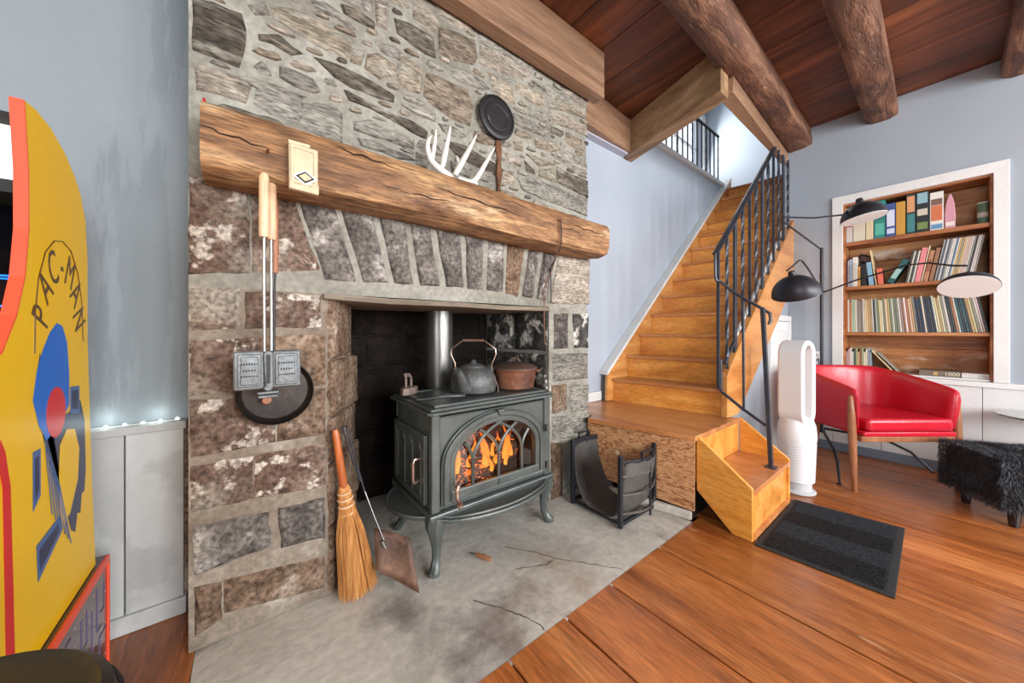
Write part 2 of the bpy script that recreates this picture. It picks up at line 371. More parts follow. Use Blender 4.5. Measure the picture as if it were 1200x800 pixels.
MT['maze'] = pmat('dark maze print', [(.3, (74,50,50)), (.7, (88,60,58))], ns=2, rough=.25, bump=0, rnd=0, fine=.05, coat=.4)
MT['mazeline'] = plain('violet maze line', (98,88,128), .4)
MT['dot'] = plain('pale print dot', (196,160,140), .4)
MT['screen'] = plain('black bezel glass', (10,10,14), .12, 0, .4)
MT['neon'] = emit('blue maze glow', (40,130,240), .8)
MT['marquee'] = emit('lit white marquee', (240,242,244), .7)
MT['card'] = plain('white instruction card', (214,220,228), .5)
MT['led'] = emit('led diode', (236,250,255), 6)
MT['shoe'] = plain('grey base paint', (112,122,134), .55)

# ================================================================== the shell
CZ = 2.91
def wall(name, mat, boxes):
    mb = MB()
    for b in boxes: mb.box(*b)
    return struct(mb.build(name, mat, smooth=False))

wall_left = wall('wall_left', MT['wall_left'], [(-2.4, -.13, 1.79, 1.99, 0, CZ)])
wall('wall_near', MT['wall_blue'], [(-2.4,-2.2,-3.4,-2.2,0,CZ),(-2.4,-2.2,-.2,1.79,0,CZ),(-2.4,-2.2,-2.2,-.2,0,.85),(-2.4,-2.2,-2.2,-.2,2.35,CZ)])
wall('wall_rear', MT['wall_blue'], [(-2.4,-.2,-3.4,-3.2,0,CZ),(2.2,2.5,-3.4,-3.2,0,CZ),(3.9,4.4,-3.4,-3.2,0,CZ),(-.2,2.2,-3.4,-3.2,0,.85),(2.5,3.9,-3.4,-3.2,0,.85),
                                    (-.2,2.2,-3.4,-3.2,2.4,CZ),(2.5,3.9,-3.4,-3.2,2.4,CZ)])
wall_right = wall('wall_right', MT['wall_blue'], [(4.09,4.35,-3.4,-2.4,0,CZ),(4.09,4.35,-2.4,-1.1,0,.85),(4.09,4.35,-2.4,-1.1,2.35,CZ),(4.09,4.35,-1.1,-.2,0,CZ),
    (4.09,4.35,-.2,.56,0,.69),(4.09,4.35,-.2,.56,2.14,CZ),(4.09,4.35,.56,.975,0,CZ)])
def window(n, fr, a0, a1, b0, b1, d):
    """casing and sash bars of a window; fr(a,b,d)"""
    loop = lambda e: [(a0-e,b0-e),(a1+e,b0-e),(a1+e,b1+e),(a0-e,b1+e)]
    w = struct(MB().ring(loop(.08), loop(0), fr, d-.02, d+.0).build('window_%d' % n, MT['white'], smooth=False))
    mb = MB(); m = (a0+a1)/2; h = (b0+b1)/2
    mb.ring(loop(0), loop(-.04), fr, d+.08, d+.12)
    mb.prism([(a0,h-.02),(a1,h-.02),(a1,h+.02),(a0,h+.02)], fr, d+.08, d+.12).prism([(m-.015,b0),(m+.015,b0),(m+.015,b1),(m-.015,b1)], fr, d+.08, d+.12)
    mb.build('sash', MT['white'], w, smooth=False)
window(1, lambda a,b,d: (a,-3.2-d,b), -.2, 2.2, .85, 2.4, 0)
window(2, lambda a,b,d: (a,-3.2-d,b), 2.5, 3.9, .85, 2.4, 0)
window(3, lambda a,b,d: (-2.2-d,a,b), -2.2, -.2, .85, 2.35, 0)
window(4, lambda a,b,d: (4.09+d,a,b), -2.4, -1.1, .85, 2.35, 0)

# upper hall and stairwell
wall('wall_stair', MT['wall_pale'], [(1.80,6.8,1.80,1.90,0,2.90)])
wall('wall_hall', MT['wall_pale'], [(2.2,5.0,2.72,2.9,2.86,5.2),(6.5,6.8,2.72,2.9,2.86,5.2),(5.0,6.5,2.72,2.9,2.86,3.8),(5.0,6.5,2.72,2.9,4.85,5.2)])
window(5, lambda a,b,d: (a,2.72+d,b), 5.0, 6.5, 3.8, 4.85, 0)
wall('wall_hall_end', MT['wall_pale'], [(6.6,6.8,.75,2.9,0,5.2)])
wall('wall_hall_near', MT['wall_pale'], [(2.0,2.2,.75,2.9,2.96,5.2)])
wall('wall_hall_side', MT['wall_pale'], [(2.2,4.09,.75,.93,2.97,5.2),(4.35,6.6,.75,.95,0,5.2),(4.09,4.35,.75,.975,2.91,5.2)])
wall('ceiling_hall', MT['white'], [(2.0,6.8,.75,2.9,5.2,5.3)])
wall('floor_hall', MT['floor'], [(1.95,6.6,1.91,2.72,2.84,2.90),(4.90,6.6,.95,1.79,2.78,2.86)])

# ------------------------------------------------------------------ floor planks and hearth
floor = struct(MB().box(-2.2,6.6,-3.2,2.4,-.12,-.03).build('floor', MT['gap'], smooth=False))
def plank(x0, x1, y0, y1):
    g = .0036
    mb = MB(); nseg = 5
    # slightly wavering long edges
    L_ = [(x0+g+rng.uniform(-.0012,.0022), y0+(y1-y0)*i/nseg) for i in range(nseg+1)]
    R_ = [(x1-g-rng.uniform(-.0012,.0022), y0+(y1-y0)*i/nseg) for i in range(nseg+1)]
    dz = rng.uniform(-.0025, 0)
    mb.prism(L_ + R_[::-1], FXY, -.03, dz)
    return mb.build('plank', MT['floor'], floor, smooth=False, bevel=.0015, seg=1, center=True)
xs = [-2.2,-1.9,-1.55,-1.2,-.86,-.48,-.13,.14,.40,.66,.92,1.19,1.575,2.035,2.38,2.79,3.12,3.47,3.80,4.09]
for i in range(len(xs)-1):
    a, b = xs[i], xs[i+1]
    top = 1.79 if b <= -.12 else (.864 if a < 1.9 else (.93 if a > 1.9 else 1.8))
    if a < 1.95 < b: top = .86
    if a > 1.9: top = .94
    if a < -.2: segs = [-3.2, -1.1+rng.uniform(-.5,.5), top]
    else: segs = [-3.2, -1.9+rng.uniform(-.4,.4), top]
    for q in range(len(segs)-1): plank(a, b, segs[q]+.001, segs[q+1]-.001)
hp = [(-.134,.862),(.1,.853),(.4,.856),(.62,.846),(.9,.853),(1.2,.85),(1.5,.854),(1.78,.852),(1.93,.86),(1.93,1.56),(1.84,1.79),(1.84,2.3),(-.134,2.3)]
hearth = struct(MB().prism(hp, FXY, -.06, -.003).build('hearth', MT['hearth'], smooth=False))
MT['crack'] = plain('crack shadow', (74,58,46), .95)
for pts in ([(.99,1.32),(1.08,1.20),(1.13,1.10),(1.20,1.02),(1.27,.93),(1.32,.862)], [(.93,1.17),(1.0,1.14),(1.06,1.11),(1.12,1.105)], [(.70,1.14),(.76,1.04),(.80,.97),(.82,.92),(.83,.86)]):
    P = []
    for i in range(len(pts)-1):
        for q in range(4):
            t = q/4; P.append((pts[i][0]*(1-t)+pts[i+1][0]*t+rng.uniform(-.004,.004), pts[i][1]*(1-t)+pts[i+1][1]*t+rng.uniform(-.004,.004), -.0034))
    MB().tube(P, [rng.uniform(.0012,.0026) for _ in P], n=5).build('crack', MT['crack'], hearth)

# ------------------------------------------------------------------ ceiling boards
ceiling = struct(MB().box(-2.4,2.62,-3.4,1.99,CZ+.03,CZ+.06).box(2.62,4.35,-3.4,.93,CZ+.03,CZ+.06).build('ceiling', MT['gap'], smooth=False))
x = -2.2; cx_ = [-2.2]
while x < 4.0:
    x += rng.choice([.25,.27,.29,.31]); cx_.append(min(x, 4.09))
for i in range(len(cx_)-1):
    a, b = cx_[i], cx_[i+1]
    zl = CZ-rng.uniform(0,.006); a += .002; b -= .002
    yl = lambda q: .93+(q-2.50)*3.4              # skewed edge of the stair opening
    if b <= 2.50: polys = [[(a,-3.2),(b,-3.2),(b,1.79),(a,1.79)]]
    elif a < 2.50: polys = [[(a,-3.2),(b,-3.2),(b,.93),(2.50,.93),(min(b,2.75),yl(min(b,2.75))),(min(b,2.75),1.79),(a,1.79)]]
    else:
        polys = [[(a,-3.2),(b,-3.2),(b,.93),(a,.93)]]
        if a < 2.74: polys.append([(a,yl(a)),(min(b,2.75),min(1.785,yl(min(b,2.75)))),(min(b,2.75),1.79),(a,1.79)])
    for P in polys: MB().prism(P, FXY, zl, CZ+.03).build('board', MT['ceil'], ceiling, smooth=False, bevel=.002, seg=1, center=True)

def logbeam(label, p0, p1, w, h, z0, seed):
    """hewn log running from p0 to p1 (xy), rounded octagonal section, uneven"""
    r_ = random.Random(seed); mb = MB(); n = 26; rows = []
    d = Vector((p1[0]-p0[0], p1[1]-p0[1], 0)); L_ = d.length; d.normalize(); s = Vector((-d.y, d.x, 0))
    for i in range(n+1):
        t = i/n; c = Vector((p0[0], p0[1], z0+h/2)) + d*(L_*t)
        row = []
        for k in range(14):
            a = 2*math.pi*(k+.5)/14
            ca, sa = math.cos(a), math.sin(a)
            q = (abs(ca)**5 + abs(sa)**5) ** (-1/5)
            jx = 1 + .09*noise.noise(Vector((t*7+seed, ca*1.3, sa*1.3))) + .03*noise.noise(Vector((t*30+seed, ca*3, sa*3)))
            row.append(tuple(c + s*(ca*q*w/2*jx) + Vector((0,0,min(sa*q*h/2*jx, h/2)))))
        rows.append(row + [row[0]])
    mb.surf(rows)
    mb.f.append(tuple(range(14))); b0 = n*15; mb.f.append(tuple(b0+k for k in range(14)))
    return tag(mb.build('ceiling_beam', MT['log'], ang=60), label, 'beam')
logbeam('rough hewn dark log beam running beside the stair opening', (-2.19,.76), (4.088,.86), .20, .17, 2.742, 3)
logbeam('rough hewn brown log beam above the bookcase frame', (-2.19,.28), (4.088,.33), .185, .155, 2.755, 11)
logbeam('rough hewn log beam beyond the bookcase top corner', (-2.19,-.30), (4.088,-.31), .17, .15, 2.76, 23)
b = MB().box(-.6,1.885,1.408,1.494,2.60,2.905).build('fireplace_header', MT['beam'], bevel=.006)
tag(b, 'squared brown timber header along the top of the stone chimney', 'beam')
b = MB().prism([(1.845,1.665),(2.68,1.715),(2.68,1.795),(1.845,1.795)], FXY, 2.62, 2.905).build('stairwell_header', MT['beam'], bevel=.006)
tag(b, 'short squared timber between the chimney and the stairwell cross beam', 'beam')
b = MB().prism([(2.42,.90),(2.54,.90),(2.80,1.795),(2.682,1.795)], FXY, 2.60, 2.905).build('stairwell_beam', MT['beamY'], bevel=.006)
tag(b, 'pale squared cross beam spanning the near edge of the stairwell', 'beam')
b = MB().prism([(2.545,.872),(4.085,.935),(4.085,.974),(2.545,.965)], FXY, 2.635, 2.742).build('stairwell_trimmer', MT['beam'], bevel=.005)
tag(b, 'narrow plank trimmer fixed along the log beside the stairwell', 'beam')
struct(MB().prism([(1.85,1.74),(2.66,1.735),(2.66,1.798),(1.85,1.798)], FXY, 2.606, 2.619).build('trim_2', MT['soffit'], smooth=False))

# ------------------------------------------------------------------ left wainscot, ledge, led strip
w = struct(MB().box(-2.2,-.14,1.775,1.789,.0,.715).build('trim_1', MT['st_k'], smooth=False))
px = [-2.2,-1.85,-1.5,-1.15,-.8,-.565,-.335,-.185]
for i in range(len(px)-1):
    MB().box(px[i]+.002,px[i+1]-.002,1.757,1.778,.06,.69).build('panel', MT['wains'], w, smooth=False, bevel=.002, center=True)
MB().box(-2.2,-.178,1.735,1.785,.688,.715).build('ledge', MT['wains'], w, smooth=False, bevel=.003)
struct(MB().box(-2.2,-.178,1.742,1.778,.0,.062).build('baseboard_left', MT['wains'], smooth=False, bevel=.004))
t = thing('led_strip', 'glowing white light strip lying along the wainscot ledge', 'light strip', (-.5,1.77,.716))
MB().box(-1.7,-.195,1.762,1.776,.716,.719).build('tape', MT['white'], t, smooth=False)
dm = None
for i in range(34):
    x = -.205-.044*i
    if dm is None:
        dm = MB().lathe([(.0,.0065),(.003,.006),(.005,.003),(.005,0)], (x,1.769,.719), 8).build('diode', MT['led'], t, center=True)
    else: share(dm, 'diode', (x+.5, dm.location.y, dm.location.z), t)
for i in range(5):
    d = bpy.data.lights.new('led_glow', 'POINT'); d.energy = .08; d.color = (.85,1,.97); d.shadow_soft_size = .02
    o = bpy.data.objects.new('led_glow', d); COL.objects.link(o); o.location = (-.26-.12*i, 1.755, .745)

# ================================================================== stone chimney breast
fire = struct(MB().box(-.15,1.826,1.518,2.0,1.195,CZ).box(1.70,1.826,2.0,2.1,1.195,CZ).build('wall_fireplace', MT['mortar'], smooth=False))
MB().box(-.15,.26,1.518,2.3,0,1.195).build('pier_mortar', MT['mortar_low'], fire, smooth=False)
MB().box(1.475,1.845,1.518,2.3,0,1.195).build('pier_mortar', MT['mortar'], fire, smooth=False)
struct(MB().box(.2,1.5,2.22,2.3,0,1.5).box(.2,1.5,1.6,2.3,1.32,1.4).box(.2,.30,1.62,2.3,0,1.4).build('wall_firebox', MT['soot'], smooth=False))
STONES = '''d -0.142,1.965 -0.089,1.964 -0.021,1.962 -0.007,2.017 -0.001,2.11 -0.014,2.158 -0.089,2.155 -0.142,2.14
l -0.132,1.838 -0.071,1.846 -0.001,1.846 0.018,1.924 -0.062,1.935 -0.14,1.926
g 0.024,1.914 0.015,1.855 0.069,1.833 0.155,1.834 0.172,1.94 0.122,1.951 0.029,1.95 -0.046,1.93
g 0.157,1.831 0.239,1.806 0.308,1.813 0.308,1.936 0.27,1.96 0.162,1.919
d 0.031,2.088 0.072,2.095 0.133,2.081 0.172,2.107 0.095,2.143 0.029,2.109
g 0.034,1.969 0.074,1.974 0.068,1.994 0.042,2.024 0.016,1.989
g 0.093,1.984 0.139,1.969 0.205,1.968 0.232,1.99 0.205,2.028 0.148,2.034 0.093,2.028
t 0.078,2.191 0.139,2.174 0.215,2.161 0.3,2.164 0.343,2.172 0.343,2.237 0.3,2.257 0.215,2.271 0.139,2.266 0.067,2.23
g 0.024,2.171 0.069,2.197 0.055,2.228 -0.001,2.195
g 0.207,2.304 0.275,2.302 0.339,2.293 0.362,2.302 0.313,2.339 0.249,2.352 0.19,2.329
d 0.31,2.343 0.37,2.338 0.434,2.343 0.438,2.37 0.392,2.385 0.34,2.385 0.297,2.373
g 0.324,2.393 0.377,2.396 0.426,2.411 0.419,2.484 0.285,2.402
l 0.442,2.368 0.483,2.367 0.492,2.495 0.43,2.482
t 0.389,2.157 0.453,2.139 0.525,2.188 0.529,2.232 0.446,2.253 0.402,2.223
d 0.277,2.066 0.338,2.051 0.433,2.052 0.518,2.063 0.521,2.095 0.433,2.117 0.338,2.124 0.268,2.125 0.202,2.112
d 0.329,1.997 0.396,2 0.512,1.978 0.599,1.959 0.67,1.953 0.678,1.99 0.607,2.012 0.475,2.014 0.363,2.023 0.31,2.033
g 0.349,1.882 0.396,1.881 0.505,1.882 0.608,1.885 0.612,1.932 0.486,1.937 0.41,1.95 0.349,1.918
g 0.376,1.824 0.431,1.824 0.543,1.818 0.616,1.834 0.567,1.851 0.45,1.862 0.362,1.853
d 0.529,2.38 0.598,2.362 0.665,2.351 0.722,2.36 0.709,2.458 0.588,2.461 0.514,2.442
l 0.6,2.492 0.655,2.466 0.716,2.471 0.735,2.549 0.686,2.587 0.612,2.592
l 0.741,2.568 0.835,2.578 0.927,2.608 0.917,2.661 0.782,2.653 0.692,2.64
b 0.727,2.396 0.796,2.393 0.931,2.429 0.958,2.487 0.942,2.561 0.845,2.553 0.731,2.52
g 0.96,2.568 1.111,2.567 1.285,2.58 1.422,2.637 1.221,2.655 1.076,2.651 0.95,2.609
l 0.959,2.457 1.053,2.465 1.171,2.478 1.285,2.512 1.339,2.578 1.208,2.586 1.064,2.58 0.965,2.551
g 0.805,2.309 0.884,2.306 0.978,2.322 1.034,2.347 0.989,2.375 0.884,2.384 0.795,2.354
t 0.529,2.168 0.574,2.144 0.639,2.152 0.657,2.274 0.602,2.289 0.537,2.303
b 0.653,2.153 0.697,2.126 0.797,2.099 0.912,2.103 0.932,2.219 0.895,2.288 0.76,2.284 0.666,2.273
g 0.63,2.046 0.716,2.052 0.721,2.089 0.63,2.086 0.548,2.067
g 0.755,2.017 0.846,2.015 0.891,2.045 0.816,2.068 0.727,2.051
d 0.825,1.928 0.946,1.904 1.078,1.892 1.137,1.938 1.027,1.967 0.883,1.998 0.758,1.984
t 1.205,2.413 1.31,2.397 1.406,2.396 1.443,2.443 1.429,2.486 1.31,2.486 1.205,2.464
g 1.44,2.505 1.514,2.493 1.648,2.539 1.615,2.566 1.47,2.567 1.321,2.525
l 1.612,2.574 1.764,2.541 1.826,2.584 1.835,2.636 1.712,2.659 1.612,2.625
t 1.475,2.43 1.646,2.461 1.809,2.491 1.8,2.541 1.606,2.524 1.461,2.456
l 1.512,2.349 1.679,2.363 1.826,2.375 1.826,2.436 1.663,2.448 1.468,2.408
g 1.308,2.312 1.435,2.319 1.494,2.354 1.435,2.38 1.308,2.37
g 1.187,2.227 1.284,2.222 1.435,2.232 1.479,2.27 1.31,2.291 1.187,2.283
t 1.064,2.342 1.135,2.324 1.203,2.337 1.19,2.422 1.111,2.445 1.013,2.441
b 1.62,2.271 1.679,2.25 1.8,2.262 1.782,2.334 1.62,2.334
t 1.362,2.14 1.508,2.157 1.601,2.199 1.508,2.229 1.348,2.204
g 1.49,2.141 1.679,2.111 1.826,2.114 1.826,2.203 1.63,2.216 1.475,2.208
d 1.542,1.987 1.613,1.972 1.826,1.957 1.835,2.073 1.695,2.074 1.542,2.081
t 1.389,1.976 1.531,1.977 1.531,2.066 1.383,2.021
t 1.391,2.037 1.531,2.091 1.385,2.099 1.282,2.081
d 1.289,1.978 1.366,1.979 1.358,2.008 1.269,2.044
g 1.256,1.865 1.384,1.851 1.631,1.839 1.826,1.83 1.826,1.95 1.615,1.954 1.384,1.957 1.218,1.925
t 1.121,1.872 1.209,1.87 1.197,1.953 1.109,1.943
t 1.193,2.07 1.266,2.088 1.26,2.148 1.187,2.143
l 1.164,1.988 1.253,1.996 1.246,2.041 1.127,2.042
g 0.959,1.841 1.056,1.844 1.056,1.917 0.976,1.908
l 1.355,1.784 1.507,1.774 1.648,1.788 1.568,1.818 1.341,1.824
g 0.467,2.256 0.543,2.268 0.58,2.307 0.512,2.32 0.43,2.299
g 0.617,1.818 0.673,1.814 0.696,1.873 0.617,1.88
g 0.8,1.835 0.906,1.834 0.927,1.888 0.791,1.891
t 0.336,2.155 0.378,2.16 0.393,2.235 0.336,2.221
g 0.142,1.927 0.183,1.944 0.132,1.949 0.067,1.94
t 0.675,2.269 0.663,2.245 0.717,2.218
w -0.15,1.23 0.01,1.253 0.005,1.568 -0.15,1.551
w 0.013,1.253 0.228,1.286 0.158,1.491 0.13,1.563 0.01,1.565
w -0.15,1.049 -0.018,1.055 -0.018,1.198 -0.15,1.188
w -0.007,1.055 0.234,1.063 0.231,1.19 -0.007,1.187
w -0.15,0.835 0.029,0.832 0.029,1.027 -0.15,1.018
k 0.031,0.831 0.246,0.835 0.246,1.037 0.031,1.027
w -0.146,0.633 0.084,0.641 0.073,0.81 -0.15,0.826
k 0.086,0.639 0.246,0.641 0.246,0.823 0.086,0.81
w -0.146,0.454 0.02,0.45 0.02,0.605 -0.146,0.608
w 0.021,0.451 0.248,0.43 0.248,0.601 0.021,0.606
d -0.136,0.246 0.071,0.263 0.066,0.392 -0.14,0.409
d 0.098,0.245 0.244,0.229 0.244,0.39 0.09,0.395
k -0.063,0.085 0.024,0.07 0.243,0.032 0.243,0.157 -0.063,0.199
k -0.134,0.043 -0.065,0.07 -0.067,0.197 -0.138,0.211
v 0.17,1.487 0.244,1.251 0.36,1.251 0.275,1.559 0.148,1.565
v 0.387,1.25 0.49,1.259 0.422,1.557 0.299,1.555
v 0.519,1.258 0.606,1.261 0.562,1.553 0.45,1.556
v 0.638,1.26 0.738,1.264 0.685,1.55 0.589,1.555
v 0.774,1.263 0.87,1.266 0.85,1.543 0.715,1.547
v 0.894,1.263 0.983,1.266 0.993,1.541 0.879,1.544
v 1.01,1.263 1.117,1.261 1.129,1.536 1.021,1.541
k 1.138,1.254 1.228,1.241 1.275,1.528 1.151,1.539
v 1.258,1.247 1.337,1.241 1.391,1.526 1.31,1.525
v 1.371,1.238 1.434,1.226 1.522,1.524 1.427,1.526
l 1.475,1.216 1.844,1.228 1.853,1.559 1.559,1.531
v 1.514,0.928 1.646,0.934 1.646,1.16 1.514,1.156
s 1.704,0.932 1.851,0.928 1.851,1.167 1.687,1.162
g 1.505,0.73 1.844,0.722 1.844,0.895 1.505,0.904
k 1.503,0.527 1.634,0.535 1.634,0.703 1.495,0.71
g 1.677,0.508 1.853,0.511 1.853,0.679 1.661,0.692
g 1.505,0.365 1.764,0.336 1.853,0.372 1.862,0.478 1.497,0.513
k 1.488,-0.057 1.595,-0.035 1.586,0.333 1.488,0.352
b -0.117,2.434 -0.088,2.427 0.049,2.429 0.079,2.45 0.048,2.468 -0.017,2.47 -0.102,2.467
t 0.947,2.237 0.992,2.227 1.126,2.23 1.167,2.248 1.125,2.269 1.055,2.271 0.959,2.266
b -0.117,2.346 -0.081,2.336 0.058,2.34 0.111,2.362 0.097,2.399 -0.002,2.402 -0.094,2.392
b 0.923,2.046 0.95,2.035 1.026,2.04 1.086,2.07 1.057,2.101 0.983,2.104 0.936,2.095
t 0.217,2.519 0.268,2.499 0.381,2.509 0.415,2.521 0.378,2.577 0.316,2.58 0.255,2.565
t -0.103,2.518 -0.045,2.513 0.053,2.515 0.093,2.541 0.058,2.558 -0.007,2.56 -0.079,2.553
g 0.508,1.775 0.526,1.761 0.595,1.763 0.638,1.779 0.617,1.801 0.574,1.802 0.527,1.798
l 0.96,2.133 0.998,2.125 1.075,2.125 1.14,2.154 1.12,2.187 1.066,2.19 0.971,2.188
b 1.052,1.774 1.091,1.756 1.174,1.763 1.251,1.784 1.213,1.83 1.153,1.833 1.079,1.825
b 0.782,1.771 0.801,1.761 0.89,1.763 0.914,1.783 0.902,1.814 0.849,1.816 0.8,1.807
d -0.099,1.792 -0.064,1.78 0.042,1.78 0.121,1.799 0.102,1.82 0.025,1.822 -0.071,1.819
g 0.127,2.437 0.16,2.429 0.219,2.43 0.252,2.45 0.23,2.476 0.19,2.478 0.147,2.476
g 0.337,1.763 0.381,1.756 0.436,1.759 0.487,1.769 0.476,1.805 0.423,1.807 0.354,1.797
g -0.133,2.275 -0.084,2.256 -0.002,2.261 0.068,2.279 0.039,2.313 -0.039,2.315 -0.1,2.308
t 0.448,2.523 0.472,2.505 0.537,2.506 0.594,2.524 0.559,2.563 0.513,2.565 0.473,2.561
g 1.641,1.769 1.671,1.757 1.752,1.759 1.786,1.776 1.776,1.814 1.715,1.816 1.66,1.81
t 1.198,2.171 1.234,2.163 1.287,2.169 1.331,2.187 1.299,2.21 1.269,2.212 1.208,2.206
g 0.615,1.903 0.652,1.887 0.706,1.89 0.76,1.902 0.736,1.942 0.679,1.945 0.633,1.941
d 0.126,2.372 0.147,2.356 0.235,2.362 0.269,2.373 0.247,2.408 0.208,2.41 0.15,2.409
g 0.668,2.309 0.684,2.302 0.74,2.305 0.761,2.318 0.738,2.334 0.715,2.335 0.674,2.331
d 0.935,1.786 0.961,1.782 1.003,1.783 1.035,1.801 1.02,1.815 0.973,1.816 0.949,1.811
d 1.481,2.296 1.498,2.278 1.576,2.28 1.61,2.306 1.603,2.327 1.545,2.33 1.498,2.321
g 0.553,2.098 0.574,2.094 0.642,2.097 0.666,2.112 0.649,2.125 0.604,2.126 0.575,2.124
t 0.921,2.398 0.935,2.388 0.989,2.389 1.003,2.404 0.994,2.417 0.964,2.418 0.93,2.416
l -0.113,2.206 -0.088,2.194 -0.054,2.194 -0.023,2.214 -0.036,2.231 -0.07,2.232 -0.101,2.227
l 0.123,2.052 0.145,2.042 0.181,2.043 0.216,2.061 0.209,2.073 0.167,2.074 0.141,2.07
l 0.142,1.762 0.177,1.758 0.221,1.759 0.265,1.775 0.254,1.788 0.216,1.789 0.166,1.787
b 0.105,2.506 0.129,2.496 0.175,2.5 0.201,2.528 0.179,2.548 0.141,2.55 0.113,2.547
g 0.666,1.769 0.686,1.765 0.744,1.766 0.769,1.778 0.754,1.803 0.717,1.805 0.683,1.8
l 0.992,2.291 1.008,2.286 1.055,2.289 1.073,2.296 1.064,2.315 1.022,2.316 1,2.315
g 1.037,1.991 1.05,1.975 1.095,1.977 1.133,1.993 1.118,2.02 1.077,2.022 1.052,2.018
b 0.012,2.04 0.032,2.036 0.085,2.037 0.102,2.051 0.097,2.066 0.056,2.067 0.029,2.061
t 1.221,2.353 1.233,2.347 1.271,2.348 1.297,2.358 1.289,2.372 1.264,2.373 1.236,2.372
d 0.702,1.83 0.72,1.822 0.755,1.822 0.766,1.834 0.754,1.843 0.739,1.844 0.711,1.842
g 0.092,2.293 0.101,2.287 0.146,2.289 0.156,2.294 0.148,2.31 0.12,2.311 0.102,2.31
g 1.287,2.111 1.308,2.109 1.344,2.11 1.362,2.116 1.355,2.13 1.324,2.131 1.302,2.13
t 0.329,1.96 0.34,1.953 0.365,1.955 0.384,1.963 0.375,1.973 0.354,1.974 0.334,1.971
g 0.691,1.996 0.705,1.986 0.728,1.988 0.744,1.997 0.741,2.01 0.711,2.011 0.697,2.01
g 1.349,2.572 1.368,2.565 1.41,2.567 1.422,2.584 1.416,2.596 1.385,2.597 1.359,2.595
t 1.404,2.118 1.42,2.108 1.44,2.111 1.463,2.116 1.452,2.135 1.425,2.136 1.407,2.135
l 1.186,2.31 1.199,2.302 1.252,2.304 1.29,2.312 1.275,2.325 1.225,2.326 1.197,2.322
b 0.559,2.321 0.568,2.313 0.608,2.314 0.635,2.32 0.622,2.336 0.599,2.337 0.574,2.334
t 1.709,2.227 1.733,2.216 1.766,2.218 1.792,2.233 1.775,2.243 1.74,2.244 1.713,2.244
l 1.567,2.234 1.579,2.224 1.609,2.226 1.635,2.241 1.625,2.253 1.599,2.255 1.58,2.25
l 0.255,1.978 0.261,1.968 0.295,1.969 0.31,1.984 0.307,2.002 0.279,2.003 0.266,2.002
l 0.515,2.585 0.53,2.58 0.563,2.58 0.591,2.591 0.583,2.599 0.546,2.6 0.521,2.599
d 0.267,2.469 0.286,2.463 0.316,2.464 0.335,2.469 0.322,2.482 0.307,2.483 0.272,2.481
g 0.005,2.58 0.018,2.577 0.086,2.578 0.122,2.583 0.097,2.599 0.061,2.599 0.016,2.596
b 1.628,2.088 1.637,2.083 1.694,2.084 1.713,2.093 1.693,2.106 1.66,2.107 1.64,2.107
t 0.481,2.129 0.493,2.121 0.52,2.121 0.538,2.127 0.531,2.142 0.505,2.143 0.488,2.139
l 1.274,1.772 1.281,1.762 1.31,1.762 1.325,1.779 1.317,1.792 1.301,1.793 1.277,1.788
b 0.272,2.267 0.293,2.264 0.344,2.266 0.362,2.271 0.354,2.286 0.32,2.287 0.287,2.286
b 1.756,2.455 1.767,2.447 1.811,2.45 1.831,2.462 1.818,2.472 1.796,2.473 1.769,2.473
t 0.176,2.13 0.187,2.125 0.226,2.126 0.239,2.135 0.232,2.149 0.208,2.15 0.184,2.146
g 1.108,2.079 1.117,2.07 1.156,2.074 1.174,2.089 1.162,2.103 1.139,2.104 1.121,2.101
t 0.538,2.032 0.553,2.022 0.575,2.023 0.591,2.035 0.585,2.049 0.565,2.05 0.546,2.05
l 0.055,2.153 0.08,2.148 0.13,2.149 0.146,2.154 0.133,2.169 0.097,2.169 0.067,2.167
d 0.504,2.467 0.518,2.461 0.537,2.464 0.556,2.477 0.546,2.488 0.528,2.489 0.512,2.487
g 0.237,2.032 0.251,2.027 0.28,2.028 0.289,2.035 0.277,2.055 0.257,2.056 0.245,2.052
g 1.5,2.579 1.527,2.574 1.566,2.575 1.594,2.586 1.573,2.599 1.555,2.6 1.513,2.599
d 0.144,2.573 0.15,2.566 0.179,2.567 0.194,2.581 0.182,2.591 0.168,2.592 0.152,2.591
g 1.219,1.954 1.228,1.949 1.28,1.949 1.294,1.958 1.29,1.971 1.256,1.972 1.232,1.969
d 0.492,2.341 0.504,2.332 0.526,2.334 0.547,2.34 0.536,2.353 0.516,2.354 0.501,2.351
t 1.081,1.852 1.097,1.845 1.119,1.846 1.136,1.854 1.124,1.868 1.104,1.869 1.084,1.865
t 1.387,2.291 1.404,2.287 1.429,2.288 1.443,2.293 1.431,2.308 1.415,2.309 1.392,2.307
g 1.272,1.823 1.287,1.82 1.316,1.822 1.326,1.827 1.322,1.846 1.297,1.847 1.283,1.842
g 0.961,1.993 0.973,1.989 1.001,1.991 1.017,1.999 1.009,2.011 0.981,2.012 0.971,2.007
l 1.748,2.088 1.757,2.084 1.792,2.084 1.817,2.09 1.8,2.099 1.785,2.1 1.755,2.098
g 0.82,2.082 0.828,2.075 0.863,2.076 0.872,2.081 0.867,2.092 0.843,2.093 0.822,2.09
t 0.817,1.899 0.823,1.895 0.843,1.897 0.854,1.907 0.85,1.917 0.831,1.918 0.819,1.917
t 1.096,2.298 1.103,2.293 1.132,2.293 1.151,2.298 1.142,2.307 1.116,2.308 1.104,2.306
l 0.209,2.282 0.218,2.278 0.244,2.279 0.26,2.286 0.255,2.294 0.234,2.295 0.214,2.294
l -0.115,2.163 -0.099,2.159 -0.065,2.161 -0.054,2.164 -0.069,2.175 -0.081,2.175 -0.108,2.174
